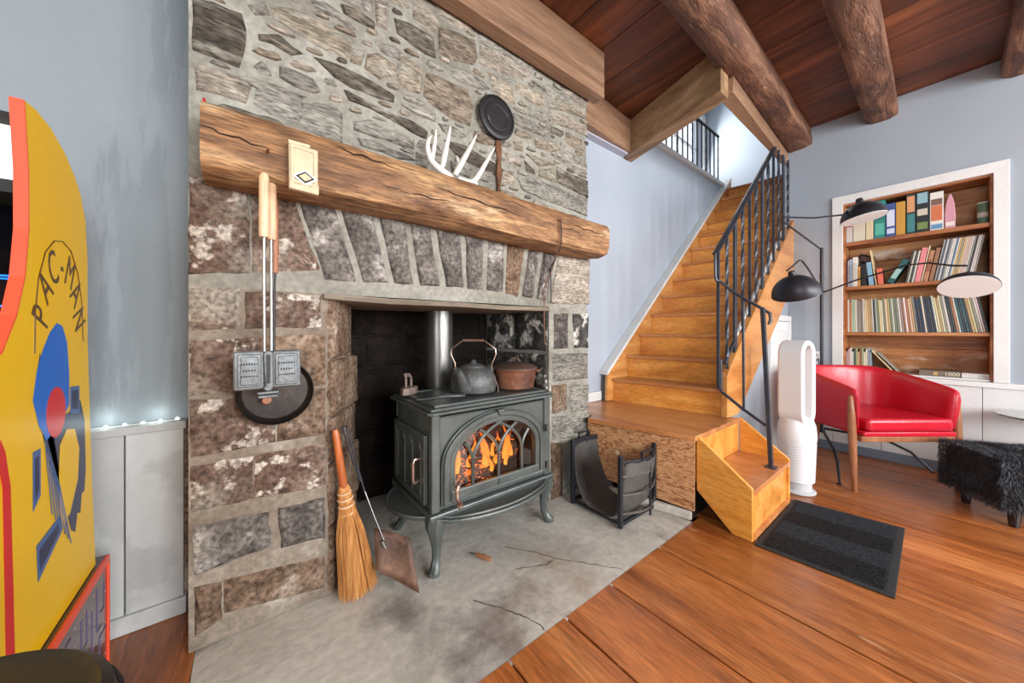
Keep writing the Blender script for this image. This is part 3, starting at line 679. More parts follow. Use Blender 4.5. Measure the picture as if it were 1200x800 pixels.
t 1.513,2.106 1.522,2.102 1.558,2.103 1.576,2.11 1.562,2.119 1.543,2.12 1.521,2.118
t 0.396,2.317 0.407,2.314 0.431,2.314 0.45,2.324 0.446,2.336 0.421,2.337 0.404,2.336
d -0.09,2.583 -0.077,2.576 -0.052,2.576 -0.039,2.585 -0.05,2.598 -0.061,2.599 -0.086,2.598
d 1.486,2.255 1.497,2.249 1.51,2.25 1.523,2.258 1.514,2.265 1.506,2.266 1.488,2.263
g 1.141,2.451 1.147,2.443 1.169,2.444 1.178,2.455 1.175,2.464 1.161,2.465 1.146,2.461
t 0.881,2.576 0.895,2.57 0.921,2.572 0.945,2.579 0.932,2.587 0.906,2.588 0.894,2.585
d 0.283,2.143 0.295,2.137 0.317,2.137 0.327,2.148 0.32,2.155 0.307,2.156 0.288,2.155
t 1.237,2.052 1.246,2.048 1.27,2.049 1.286,2.057 1.276,2.064 1.265,2.064 1.242,2.063
l 0.378,2.259 0.39,2.256 0.41,2.257 0.427,2.264 0.424,2.276 0.398,2.277 0.385,2.274
g 0.421,1.966 0.434,1.961 0.465,1.962 0.483,1.967 0.47,1.975 0.447,1.976 0.431,1.973
g 0.54,1.864 0.561,1.859 0.592,1.86 0.609,1.866 0.598,1.875 0.565,1.876 0.547,1.875
b 1.159,1.847 1.178,1.844 1.21,1.846 1.227,1.85 1.222,1.86 1.196,1.861 1.166,1.86
t -0.05,2.487 -0.041,2.481 -0.02,2.481 -0.01,2.487 -0.016,2.496 -0.031,2.496 -0.042,2.496
l 1.307,2.495 1.32,2.49 1.336,2.492 1.353,2.502 1.347,2.512 1.324,2.512 1.311,2.512
l 0.734,2.368 0.74,2.363 0.783,2.364 0.792,2.369 0.785,2.383 0.769,2.384 0.745,2.38
b 0.936,2.297 0.945,2.292 0.971,2.292 0.98,2.297 0.977,2.307 0.96,2.308 0.942,2.308
l -0.099,1.945 -0.091,1.943 -0.058,1.943 -0.042,1.948 -0.054,1.957 -0.073,1.957 -0.094,1.956
g 1.486,1.76 1.498,1.756 1.53,1.757 1.55,1.765 1.536,1.77 1.522,1.771 1.498,1.769
b 0.444,2.035 0.461,2.028 0.49,2.03 0.507,2.035 0.494,2.049 0.473,2.05 0.456,2.046
d 1.798,2.327 1.802,2.319 1.826,2.321 1.834,2.324 1.83,2.34 1.819,2.34 1.804,2.338
g 0.748,2.08 0.758,2.072 0.772,2.074 0.785,2.082 0.78,2.094 0.766,2.094 0.751,2.094
b 0.273,2.434 0.285,2.431 0.308,2.431 0.314,2.436 0.311,2.448 0.289,2.448 0.28,2.445
g 1.354,1.764 1.36,1.757 1.396,1.759 1.41,1.768 1.404,1.776 1.387,1.777 1.361,1.775
t 0.708,1.864 0.72,1.86 0.756,1.861 0.768,1.868 0.762,1.874 0.743,1.875 0.716,1.872
t 1.566,1.76 1.573,1.758 1.59,1.76 1.603,1.768 1.599,1.774 1.583,1.774 1.57,1.773
l 0.901,2.006 0.911,2.003 0.931,2.004 0.937,2.012 0.93,2.021 0.922,2.021 0.905,2.021'''
def stone_mb(poly, fr, h, r_, emb=.02):
    P = []
    n = len(poly)
    for i in range(n):
        a, b = poly[i], poly[(i+1) % n]
        L_ = math.hypot(b[0]-a[0], b[1]-a[1]); k = max(1, min(5, int(L_/.035)))
        for q in range(k):
            t = q/k; j = .0035 if q else .001
            P.append((a[0]*(1-t)+b[0]*t+r_.uniform(-j,j), a[1]*(1-t)+b[1]*t+r_.uniform(-j,j)))
    m = len(P); cx = sum(p[0] for p in P)/m; cy = sum(p[1] for p in P)/m
    size = min(max(p[0] for p in P)-min(p[0] for p in P), max(p[1] for p in P)-min(p[1] for p in P))
    e = min(.016, size*.2)
    def inset(q, d):
        dx, dy = cx-q[0], cy-q[1]; L_ = math.hypot(dx, dy) or 1; d = min(d, L_*.8); return (q[0]+dx/L_*d, q[1]+dy/L_*d)
    mb = MB(); rows = []
    rows.append([fr(*p, -emb) for p in P])
    rows.append([fr(*inset(p, .0015), h*.12) for p in P])
    rows.append([fr(*inset(p, e), h*r_.uniform(.8,1.05)) for p in P])
    rows.append([fr(cx+(p[0]-cx)*.45, cy+(p[1]-cy)*.45, h*(1+r_.uniform(-.25,.3))) for p in P])
    mb.surf([r + [r[0]] for r in rows])
    c = len(mb.v); mb.v.append(fr(cx, cy, h*1.05)); b0 = 3*(m+1)
    for i in range(m): mb.f.append((b0+i, b0+i+1, c))
    return mb
FRONT = lambda a, b, d: (a, 1.518-d, b)
for ln in STONES.strip().split('\n'):
    c, *pts = ln.split()
    poly = [tuple(map(float, q.split(','))) for q in pts]
    poly = [(x+(rng.uniform(.010,.024) if x > 1.80 and z > 1.2 else 0), z) for x, z in poly]
    h = rng.uniform(.007,.015) if c in 'dgtlb' else rng.uniform(.005,.010)
    if c in 'v': h = rng.uniform(.008,.02)
    if c == 'd' and poly[0][1] < 1.2: c = 'v'
    stone_mb(poly, FRONT, h, rng).build('stone', MT['st_'+c], fire, center=True, ang=50)
# splayed left jamb and straight right jamb inside the opening
for z0, z1, e in ((.0,.27,.0),(.275,.52,.012),(.525,.70,-.006),(.705,.93,.004),(.935,1.19,-.03)):
    p0 = Vector((.262,1.512,0)); p1 = Vector((.415+e,1.78,0)); d = (p1-p0).normalized(); nrm = Vector((d.y,-d.x,0))
    fr = lambda a, b, dd: tuple(p0 + d*a + nrm*dd + Vector((0,0,b)))
    L_ = (p1-p0).length
    stone_mb([(0,z0),(L_,z0),(L_,z1),(0,z1)], fr, .014, rng, .05).build('stone', MT['st_k'], fire, center=True, ang=50)
MB().prism([(.25,1.53),(.262,1.52),(.40,1.79),(.40,2.25),(.25,2.25)], FXY, 0, 1.2).build('jamb_core', MT['st_k'], fire, smooth=False)
RJ = lambda a, b, d: (1.475-d, a, b)
for y0,y1,z0,z1,c in ((1.53,1.72,.02,.33,'k'),(1.725,2.2,.02,.33,'s'),(1.53,1.66,.34,.66,'s'),(1.665,2.2,.34,.66,'s'),(1.53,1.70,.68,.90,'s'),(1.705,2.2,.68,.90,'s'),(1.53,1.86,.92,1.17,'s'),(1.87,2.2,.92,1.17,'s')):
    stone_mb([(y0,z0),(y1,z0),(y1,z1),(y0,z1)], RJ, .014, rng).build('stone', MT['st_'+c], fire, center=True, ang=50)
# firebox back courses
for j in range(6):
    z0 = .02+j*.2; off = .1 if j % 2 else 0; xq = .32-off
    while xq < 1.45:
        wq = rng.uniform(.22,.34); a, b = max(.3,xq), min(1.46,xq+wq)
        if b-a > .06: stone_mb([(a+.004,z0),(b-.004,z0),(b-.004,z0+.19),(a+.004,z0+.19)], lambda a_,b_,d_: (a_,2.222-d_,b_), .012, rng).build('brick', MT['soot'], fire, center=True, ang=50)
        xq += wq
# flat plank lintel under the arch stones
lp = [(.235,1.195),(.5,1.188),(.8,1.19),(1.1,1.186),(1.45,1.19),(1.45,1.168),(1.1,1.162),(.8,1.166),(.5,1.163),(.235,1.172)]
MT['lintel'] = wood('grey weathered lintel', (96,84,70), (132,120,104), (166,156,140), 'X', ns=3, rough=.8, bump=.3, rnd=0)
MB().prism(lp, FXZ, 1.485, 2.0).build('lintel', MT['lintel'], fire, smooth=False, bevel=.003)

# mantel beam: uneven, chamfered, with drying cracks
mb = MB(); rows = []; n = 40; MX0, MX1 = -.108, 1.832
for i in range(n+1):
    t = i/n; x = MX0+(MX1-MX0)*t
    row = []
    sec = [(1.52,1.530),(1.42,1.522),(1.352,1.538),(1.333,1.575),(1.330,1.64),(1.334,1.70),(1.350,1.726),(1.43,1.734),(1.52,1.736)]
    for k, (y, z) in enumerate(sec):
        nz = noise.noise(Vector((x*3.1, k*.9, 2.0)))*.011 + noise.noise(Vector((x*11, k*1.7, 5.0)))*.004
        sag = .008*math.sin(t*5)
        fl = -.012*max(0, (t-.9)/.1) if k < 4 else 0
        row.append((x, y+(nz if 1 < k < 7 else 0), z+sag*(1 if k < 5 else .5)+nz*.8-fl))
    rows.append(row + [row[0]])
mb.surf(rows); mb.f.append(tuple(range(9))); mb.f.append(tuple(n*10+k for k in range(9)))
mantel = tag(mb.build('mantel_beam', MT['mantel'], ang=45), 'rough old timber mantel beam across the stone chimney', 'mantel')
MT['check'] = plain('dark wood split', (52,32,20), .95)
for z, x0, x1, dz in ((1.645,-.11,.10,-.022),(1.70,.25,.45,-.012),(1.60,.42,.75,.01),(1.655,.62,1.1,-.02),(1.69,.9,1.25,-.01),(1.62,1.2,1.55,.008),(1.66,1.5,1.82,-.012)):
    P = []
    for i in range(15):
        t = i/14; x = x0+(x1-x0)*t
        P.append((x, 1.332, z+dz*t+.004*math.sin(i*1.3)+rng.uniform(-.002,.002)))
    mb = MB().tube(P, [.0006+.0026*math.sin(math.pi*i/14) for i in range(15)], n=5)
    o = mb.build('split', MT['check'], mantel)

# ================================================================== stairs
XL = lambda k: 2.42+.202*(k-1)
ZK = lambda k: .466+.184*k
SK = lambda y: .13*(1.72-y)/.79
YA, YB = .935, 1.72
st = thing('staircase', 'straight flight of varnished pine stairs climbing beside the pale wall', 'staircase', (2.4,1.3,.466))
def slab(x0, x1, z0, z1, y0=YA, y1=YB):
    return MB().prism([(x0+SK(y0),y0),(x1+SK(y0),y0),(x1+SK(y1),y1),(x0+SK(y1),y1)], FXY, z0, z1)
for k in range(1, 14):
    YA = .935 if k < 8 else .985
    slab(XL(k), XL(k)+.018, ZK(k-1), ZK(k)-.026, YA).build('riser', MT['stair'], st, smooth=False, center=True)
    if k < 13: slab(XL(k)-.022, XL(k+1)+.004, ZK(k)-.026, ZK(k), YA).build('tread', MT['tread'], st, smooth=False, bevel=.005, center=True)
    else: slab(XL(k)-.022, XL(k)+.5, ZK(k)-.026, ZK(k), YA).build('tread', MT['tread'], st, smooth=False, bevel=.005, center=True)
def strip(x0, x1, f0, f1): return [(x0,f0(x0)),(x1,f0(x1)),(x1,f1(x1)),(x0,f1(x0))]
ft = lambda x: .700+.885*(x-2.36)
sk = [(2.335,.47),(2.52,.47),(4.95,ft(4.95)-.34),(4.95,ft(4.95)),(2.345,ft(2.345))]
MB().prism(sk, FXZ, 1.722, 1.745).build('skirt_board', MT['stairX'], st, smooth=False)
MB().prism(strip(2.34, 4.95, lambda x: ft(x), lambda x: ft(x)+.032), FXZ, 1.716, 1.799).build('skirt_cap', MT['white'], st, smooth=False, bevel=.002)
fs = lambda x: .80+.845*(x-2.55)
sg = [(2.50,.47),(2.70,.47),(4.088,1.50),(4.088,fs(4.088)),(2.55,fs(2.55)),(2.50,.74)]
MB().prism(sg, FXZ, .893, .930).build('stringer', MT['stairX'], st, smooth=False, bevel=.003)
MB().prism(strip(2.75, 4.08, lambda x: fs(x)-.01, lambda x: fs(x)+.022), FXZ, .932, .948).build('stringer_trim', MT['white'], st, smooth=False)
struct(MB().prism([(2.62,0),(4.085,0),(4.085,1.50),(2.70,.47),(2.62,.47)], FXZ, .94, 1.04).build('wall_understair', MT['wall_blue'], smooth=False))
# little white cupboard door under the stairs
dr = struct(MB().box(3.53,4.06,.918,.938,.02,1.13).build('door_1', MT['white'], smooth=False, bevel=.003))
loop = lambda e: [(3.53+e,.02+e),(4.06-e,.02+e),(4.06-e,1.13-e),(3.53+e,1.13-e)]
MB().ring(loop(0), loop(.085), FXZ, .908, .918).build('rail_frame', MT['white'], dr, smooth=False, bevel=.003)
struct(MB().ring([(3.47,.0),(4.085,.0),(4.085,1.185),(3.47,1.185)], [(3.525,.0),(4.065,.0),(4.065,1.135),(3.525,1.135)], FXZ, .912, .938).build('trim_3', MT['white'], smooth=False))

ld = thing('stair_landing', 'low wooden landing with a bare plywood side at the foot of the stairs', 'landing', (2.2,1.3,0))
MB().prism([(1.945,.85),(2.605,.85),(2.56,.93),(2.50,1.3),(2.44,1.79),(1.87,1.79),(1.87,1.50),(1.785,1.47),(1.80,1.41)], FXY, .438, .466).build('landing_top', MT['tread'], ld, smooth=False, bevel=.005)
pa, pb = Vector((1.962,.862,0)), Vector((1.835,1.50,0)); pd = (pb-pa).normalized(); pn = Vector((-pd.y,pd.x,0))
PF = lambda a, b, d: tuple(pa+pd*a+pn*d+Vector((0,0,b)))
ply = MB().prism([(0,.05),((pb-pa).length,.09),((pb-pa).length,.438),(0,.438)], PF, -.002, .016).build('plywood_side', MT['ply'], ld, smooth=False)
MT['plug'] = plain('pale filler', (222,196,160), .6)
for a, z in ((.44,.272),(.395,.185)):
    MB().prism([(a+.014*math.cos(i*.3927), z+.014*math.sin(i*.3927)) for i in range(16)], PF, .016, .0185).build('filler_plug', MT['plug'], ply, smooth=False)
MB().box(1.99,2.598,.860,.878,.20,.438).build('landing_riser', MT['stair'], ld, smooth=False)
MB().prism([(2.0,.88),(2.55,.88),(2.40,1.78),(1.90,1.78),(1.90,1.54)], FXY, .0, .43).build('base_box', MT['castdark'], ld, smooth=False)
MB().prism([(1.80,1.46),(1.83,1.30),(1.86,1.12),(1.90,.98),(1.93,.872),(1.952,.868),(1.93,1.0),(1.835,1.48)], FXY, -.003, .048).build('curb', MT['hearth'], hearth, smooth=False, bevel=.01)
sp = thing('entry_step', 'single pine step with slanted yellow side boards below the landing', 'step', (2.3,.72,0))
MB().prism([(.856,.468),(.592,.264),(.592,.002),(.68,.002),(.856,.165)], FYZ, 1.968, 1.988).build('side_board', MT['stepside'], sp, smooth=False, bevel=.003)
MB().prism([(.856,.468),(.592,.264),(.592,.002),(.856,.002)], FYZ, 2.602, 2.624).build('side_board', MT['stepside'], sp, smooth=False, bevel=.003)
MB().box(1.989,2.601,.588,.858,.226,.250).build('tread', MT['tread'], sp, smooth=False, bevel=.004)
MB().box(1.989,2.601,.606,.622,.004,.226).build('riser', MT['stair'], sp, smooth=False)
MB().box(1.989,2.601,.590,.606,.002,.022).build('toe_strip', MT['tread'], sp, smooth=False)

# iron stair railing
rl = thing('stair_railing', 'dark iron stair railing with twisted balusters along the flight', 'railing', (2.4,.9,.25))
zr = lambda x: 1.54+.895*(x-2.36)
YR = .91
MB().tube([(2.36+.085*i, YR, zr(2.36+.085*i)) for i in range(15)], .017, n=10, flat=(.7,1.25), up=(0,0,1)).build('handrail', MT['railiron'], rl)
mb = MB().tube([(2.36,YR,1.545),(2.352,YR,1.50),(2.358,YR,1.40),(2.366,YR,1.372),(2.385,YR-.02,1.36),(2.40,.82,1.285),(2.43,.67,1.172),(2.437,.645,1.150),(2.434,.640,1.11),(2.428,.648,1.085)], .0085, n=8)
mb.build('descending_rail', MT['railiron'], rl)
MB().tube([(2.41,.632,.25),(2.405,.65,.7),(2.405,.672,1.185)], .0155, n=4, up=(0,1,0)).build('newel', MT['railiron'], rl, smooth=False, bevel=.002)
MB().box(2.385,2.435,.607,.657,.250,.258).build('newel_foot', MT['railiron'], rl, smooth=False)
MB().tube([(2.44,YR,.86),(2.44,YR,.67),(2.445,YR-.005,.648),(2.42,.78,.565),(2.405,.655,.49)], .009, n=8).build('lower_rail', MT['railiron'], rl)
MB().tube([(2.425,.775,.562),(2.415,.775,1.245)], .008, n=6).build('baluster', MT['railiron'], rl)
def baluster(x, fat, i):
    z0, z1 = fs(x)+.0, min(zr(x)-.005, 2.632)
    if fat:
        o = MB().box(x-.021,x+.021,YR-.007,YR+.007,z0-.02,z1).build('post', MT['railiron'], rl, smooth=False, bevel=.001)
    else:
        n = 22
        MB().tube([(x,YR,z0+(z1-z0)*q/n) for q in range(n+1)], .0112, n=4, twist=.45 if i % 2 else 0).build('baluster', MT['railiron'], rl, smooth=False)
i = 0; x = 2.40
while x < 4.0:
    baluster(x, i % 4 == 2, i); x += .142; i += 1
MB().tube([(2.50,YR,.83),(2.50+.2,YR,.83+.2*.87)], .011, n=4).build('bottom_rail', MT['railiron'], rl, smooth=False)

# upper landing trim and balustrade
struct(MB().box(2.72,4.98,1.765,1.92,2.902,2.945).build('trim_4', MT['white'], smooth=False, bevel=.004))
rl2 = thing('hall_balustrade', 'black iron balustrade along the upstairs hall edge', 'railing', (4,1.86,2.945))
MB().box(2.9,4.92,1.85,1.872,3.60,3.618).build('handrail', MT['iron'], rl2, smooth=False)
for i in range(17):
    x = 2.95+.122*i; n = 16
    MB().tube([(x,1.861,2.945+.66*q/n) for q in range(n+1)], .0085, n=4, twist=.5 if i % 3 == 1 else 0).build('baluster', MT['iron'], rl2, smooth=False)
struct(MB().box(2.05,2.335,1.775,1.799,.468,.545).build('baseboard_stair', MT['white'], smooth=False, bevel=.004))

# ================================================================== wood stove
sv = thing('wood_stove', 'dark grey cast iron wood stove with an arched glass door and burning fire', 'stove', (.967,1.58,.002))
DX, ZS = .972, .455                       # door centre, spring line
def archloop(hw, zb, zt, n=20):
    return [(DX+hw, zb)] + arc(DX, ZS, hw, zt-ZS, 0, 180, n) + [(DX-hw, zb)]
def rectloop(x0, x1, z0, z1, ref):
    out = []
    cx, cz = (x0+x1)/2, (z0+z1)/2
    for a, b in ref:
        dx, dz = a-cx, b-cz
        k = min(((x1-x0)/2)/abs(dx) if abs(dx) > 1e-6 else 9e9, ((z1-z0)/2)/abs(dz) if abs(dz) > 1e-6 else 9e9)
        out.append((cx+dx*k, cz+dz*k))
    return out
BX0, BX1, BY0, BY1, BZ0, BZ1 = .628, 1.312, 1.362, 1.80, .245, .690
inner = archloop(.240, .318, .606); outer = archloop(.300, .285, .658)
mb = MB()
mb.ring(rectloop(BX0, BX1, BZ0, BZ1, inner), inner, FXZ, BY0, BY0+.018)
mb.box(BX0, BX0+.018, BY0+.018, BY1, BZ0, BZ1).box(BX1-.018, BX1, BY0+.018, BY1, BZ0, BZ1)
mb.box(BX0, BX1, BY1-.018, BY1, BZ0, BZ1).box(BX0, BX1, BY0, BY1, BZ0, BZ0+.02).box(BX0, BX1, BY0, BY1, BZ1-.02, BZ1)
mb.build('body', MT['cast'], sv, ang=30)
# corner pilasters and panel mouldings
for x in (BX0+.012, BX1-.012):
    MB().box(x-.02, x+.02, BY0-.012, BY0+.02, .262, .682).build('corner_post', MT['cast'], sv, smooth=False, bevel=.005)
mb = MB()
for a in ([(.655,.668),(.655,.30)], [(.655,.668),(1.287,.668)], [(1.287,.668),(1.287,.30)]):
    mb.tube([(a[0][0],BY0-.001,a[0][1]),(a[1][0],BY0-.001,a[1][1])], .004, n=6)
mb.build('front_moulding', MT['cast'], sv)
tp = MB().prism([(.598,1.345),(.62,1.325),(1.32,1.325),(1.342,1.345),(1.342,1.82),(.598,1.82)], FXY, .686, .700).build('top_plate', MT['cast'], sv, smooth=False, bevel=.005)
MB().box(.612,1.328,1.340,1.81,.700,.712).build('top_step', MT['cast'], tp, smooth=False, bevel=.004)
lp_ = [(.640,1.365),(1.30,1.365),(1.30,1.79),(.640,1.79)]; li_ = [(.668,1.392),(1.272,1.392),(1.272,1.765),(.668,1.765)]
MB().ring(lp_, li_, FXY, .712, .722).build('top_rim', MT['cast'], tp, smooth=False, bevel=.003)
MB().box(.66,1.28,1.385,1.775,.712,.716).build('griddle', MT['cast'], tp, smooth=False)
# door
dr = MB().ring(outer, archloop(.268,.30,.632), FXZ, 1.336, 1.362).build('door', MT['cast'], sv, bevel=.005, ang=30)
MB().ring(archloop(.270,.300,.634), inner, FXZ, 1.346, 1.362).build('inner_moulding', MT['cast'], dr, bevel=.004, ang=30)
MB().tube([(a,1.352,b) for a, b in archloop(.302,.285,.66)], .006, n=6).build('outer_bead', MT['cast'], dr)
mb = MB().prism([(DX-.262,.288),(DX+.262,.288),(DX+.262,.338),(DX-.262,.338)], FXZ, 1.342, 1.362)
mb.build('door_rail', MT['cast'], dr, smooth=False, bevel=.004)
mb = MB()                                   # gothic tracery
sp_ = .147; RR = 2*sp_; z0 = .44
ins = lambda x, z: (abs(x-DX) < .240 and (z < ZS or ((x-DX)/.240)**2 + ((z-ZS)/(.606-ZS))**2 < 1))
for i in (-2,-1,0,1,2):
    xi = DX+sp_*i
    if abs(i) < 2: mb.tube([(xi,1.352,.32),(xi,1.352,z0)], .0075, n=6)
    for sgn in (-1, 1):
        P = []
        for q in range(25):
            a = R(q*4); x = xi+sgn*(RR*1.0-RR*math.cos(a)); z = z0+(RR*.62)*math.sin(a)
            if ins(x, z): P.append((x,1.352,z))
            elif P: break
        if len(P) > 2: mb.tube(P, .0075, n=6)
mb.build('tracery', MT['cast'], dr)
m = bpy.data.materials.new('stove glass'); m.use_nodes = True; nt = m.node_tree; nt.nodes.clear()
o_ = nt.nodes.new('ShaderNodeOutputMaterial'); tr = nt.nodes.new('ShaderNodeBsdfTransparent'); gl = nt.nodes.new('ShaderNodeBsdfGlossy'); mx = nt.nodes.new('ShaderNodeMixShader')
tr.inputs[0].default_value = (.86,.80,.74,1); gl.inputs['Roughness'].default_value = .05; mx.inputs[0].default_value = .05
nt.links.new(tr.outputs[0], mx.inputs[1]); nt.links.new(gl.outputs[0], mx.inputs[2]); nt.links.new(mx.outputs[0], o_.inputs[0]); MT['glass'] = m
MB().prism(archloop(.243,.315,.609), FXZ, 1.366, 1.370).build('glass', MT['glass'], dr, smooth=False)
MB().prism([(DX-.02,.668),(DX+.02,.668),(DX+.012,.645),(DX,.635),(DX-.012,.645)], FXZ, 1.325, 1.345).build('keystone', MT['cast'], dr, smooth=False, bevel=.004)
MB().prism([(DX-.012,.30),(DX+.012,.30),(DX+.008,.322),(DX,.330),(DX-.008,.322)], FXZ, 1.334, 1.345).build('emblem', MT['cast'], dr, smooth=False, bevel=.002)
hd = MB().tube([(.742,1.34,.372),(.735,1.315,.382),(.722,1.30,.375),(.712,1.296,.355),(.712,1.296,.325),(.720,1.297,.312)], .0085, n=10).build('handle', MT['copper'], dr)
MB().lathe([(.0,.012),(.008,.011),(.015,.004),(.015,-.006),(.009,-.012),(0,-.013)], (.722,1.290,.298), 14).build('knob', MT['copper'], hd)
mb = MB()
for i in range(7): mb.lathe([(.0098,-.0022),(.0112,0),(.0098,.0022)], (.712,1.296,.327+.005*i), 10)
mb.build('coil', MT['copper'], hd)
for z in (.32,.52):
    MB().lathe([(.0,-.018),(.008,-.018),(.008,.018),(.0,.02)], (1.288,1.338,z), 10).build('hinge', MT['steel'], dr)
# base moulding, ash lips, legs
MB().box(.605,1.335,1.335,1.815,.232,.262).build('base_moulding', MT['cast'], sv, smooth=False, bevel=.007)
mb = MB(); fl = [(.64,1.35)] + [(.64+.66*i/16, 1.34-.115*math.sin(math.pi*i/16)**.6) for i in range(17)] + [(1.30,1.35)]
fo = mb.prism(fl, FXY, .226, .244).build('front_ash_lip', MT['cast'], sv, smooth=False, bevel=.006)
fl2 = [(.66,1.345)] + [(.66+.62*i/16, 1.345-.098*math.sin(math.pi*i/16)**.6) for i in range(17)] + [(1.28,1.345)]
MB().tube([(a,b,.246) for a,b in fl2[1:-1]], .006, n=6).build('lip_bead', MT['cast'], fo)
sl = [(.62,1.38)] + [(.615-.105*math.sin(math.pi*i/16)**.7, 1.38+.38*i/16) for i in range(17)] + [(.62,1.76)]
so = MB().prism(sl, FXY, .226, .240).build('side_ash_lip', MT['cast'], sv, smooth=False, bevel=.005)
MB().tube([(a,b,.243) for a,b in sl[1:-1]], .006, n=6).build('lip_bead', MT['cast'], so)
for x, y, sx, sy in ((.655,1.375,-1,-1),(1.288,1.375,1,-1),(.655,1.77,-1,1),(1.288,1.77,1,1)):
    P = []; rs = []
    for q, (e, z, r_) in enumerate([(.004,.232,.050),(.012,.20,.043),(.008,.16,.030),(.002,.11,.022),(.004,.06,.018),(.016,.025,.021),(.026,.008,.026),(.027,.002,.024)]):
        P.append((x+sx*e, y+sy*e, z)); rs.append(r_)
    MB().tube(P, rs, n=8, up=(sx,sy,0)).build('leg', MT['cast'], sv)
MB().box(.70,1.25,1.44,1.76,.15,.232).build('heat_shield', MT['castdark'], sv, smooth=False)
# side loading door on the left face
SX = BX0
SF = lambda a, b, d: (SX-d, a, b)
sd = MB().prism([(1.40,.285),(1.775,.285),(1.775,.590),(1.40,.590)], SF, 0, .014).build('side_door', MT['cast'], sv, smooth=False, bevel=.005)
lo = lambda e: [(1.40+e,.285+e),(1.775-e,.285+e),(1.775-e,.590-e),(1.40+e,.590-e)]
MB().ring(lo(.0), lo(.026), SF, .014, .022).build('side_door_frame', MT['cast'], sd, smooth=False, bevel=.003)
mb = MB()
for k in range(4):
    y = 1.445+.095*k
    mb.tube([(SX-.016,y,.31),(SX-.016,y,.50)], .0055, n=6)
    for sgn in (-1,1):
        P = [(SX-.016, y+sgn*(.095-.095*math.cos(R(q*6))), .50+.075*math.sin(R(q*6))) for q in range(13)]
        P = [p for p in P if 1.425 < p[1] < 1.752]
        if len(P) > 1: mb.tube(P, .0055, n=6)
mb.build('side_tracery', MT['cast'], sd)
mb = MB()
for a in (((1.385,.60),(1.79,.60)), ((1.385,.60),(1.385,.672)), ((1.79,.60),(1.79,.672)), ((1.385,.672),(1.79,.672))):
    mb.tube([(SX-.001,a[0][0],a[0][1]),(SX-.001,a[1][0],a[1][1])], .004, n=6)
mb.build('side_moulding', MT['cast'], sv)
h2 = MB().tube([(SX-.02,1.455,.475),(SX-.045,1.452,.478),(SX-.05,1.452,.46),(SX-.05,1.452,.39),(SX-.045,1.452,.375),(SX-.02,1.455,.38)], .0085, n=10).build('side_handle', MT['copper'], sd)
MB().lathe([(0,-.012),(.022,-.010),(.022,0),(.0,.002)], (SX-.012,1.53,.345), 16, rot3('Y',-90)).build('air_dial', MT['cast'], sd)
for y in (1.782,):
    for z in (.34,.53): MB().lathe([(0,-.015),(.008,-.015),(.008,.015),(0,.016)], (SX-.012,y,z), 8).build('hinge', MT['cast'], sd)
MB().lathe([(.080,.30),(.080,1.36)], (.925,1.905,0), 40).build('flue_pipe', MT['steel'], sv)
MB().lathe([(.084,.55),(.089,.555),(.089,.575),(.084,.58)], (.925,1.905,0), 40).build('pipe_collar', MT['steel'], sv)
# fire inside
MT['firewall'] = pmat('ember lit firebrick', [(.3, (60,28,14)), (.7, (120,58,28))], ns=5, rough=.9, bump=.2, rnd=0)
MB().box(.655,1.285,1.68,1.69,.27,.66).build('firebrick', MT['firewall'], sv, smooth=False)
lm = bpy.data.materials.new('burning log'); lm.use_nodes = True; nt = lm.node_tree; b_ = nt.nodes['Principled BSDF']
n_ = nt.nodes.new('ShaderNodeTexNoise'); n_.inputs['Scale'].default_value = 13; r_ = nt.nodes.new('ShaderNodeMapRange'); r_.inputs[1].default_value = .56; r_.inputs[2].default_value = .72; r_.inputs[4].default_value = 3.0
nt.links.new(n_.outputs['Fac'], r_.inputs[0]); nt.links.new(r_.outputs[0], b_.inputs['Emission Strength'])
b_.inputs['Base Color'].default_value = lin((44,24,16)); b_.inputs['Emission Color'].default_value = (1,.22,.03,1); b_.inputs['Roughness'].default_value = .9
MT['ember'] = lm
for p0, p1, r_ in (((.70,1.52,.345),(1.14,1.55,.35),.048),((.86,1.46,.335),(1.24,1.60,.345),.045),((.80,1.60,.37),(1.18,1.49,.415),.042),((.72,1.44,.325),(.95,1.42,.325),.034)):
    p0, p1 = Vector(p0), Vector(p1); P = [p0.lerp(p1, i/6)+Vector((0,0,rng.uniform(-.006,.006))) for i in range(7)]
    MB().tube(P, [r_*rng.uniform(.86,1.1) for _ in P], n=9).build('log', MT['ember'], sv)
fm = bpy.data.materials.new('flame'); fm.use_nodes = True; nt = fm.node_tree; nt.nodes.clear()
o_ = nt.nodes.new('ShaderNodeOutputMaterial'); em = nt.nodes.new('ShaderNodeEmission'); tc = nt.nodes.new('ShaderNodeTexCoord'); sx_ = nt.nodes.new('ShaderNodeSeparateXYZ')
cr = nt.nodes.new('ShaderNodeValToRGB'); cr.color_ramp.elements[0].color = (1,.42,.06,1); cr.color_ramp.elements[1].color = (1,.13,.008,1); cr.color_ramp.elements[0].position = .1
nt.links.new(tc.outputs['Generated'], sx_.inputs[0]); nt.links.new(sx_.outputs[2], cr.inputs[0]); nt.links.new(cr.outputs[0], em.inputs[0]); em.inputs[1].default_value = 1.9
tr = nt.nodes.new('ShaderNodeBsdfTransparent'); mx = nt.nodes.new('ShaderNodeMixShader'); lw = nt.nodes.new('ShaderNodeLayerWeight'); lw.inputs[0].default_value = .35
nt.links.new(lw.outputs['Facing'], mx.inputs[0]); nt.links.new(em.outputs[0], mx.inputs[1]); nt.links.new(tr.outputs[0], mx.inputs[2]); nt.links.new(mx.outputs[0], o_.inputs[0]); MT['flame'] = fm
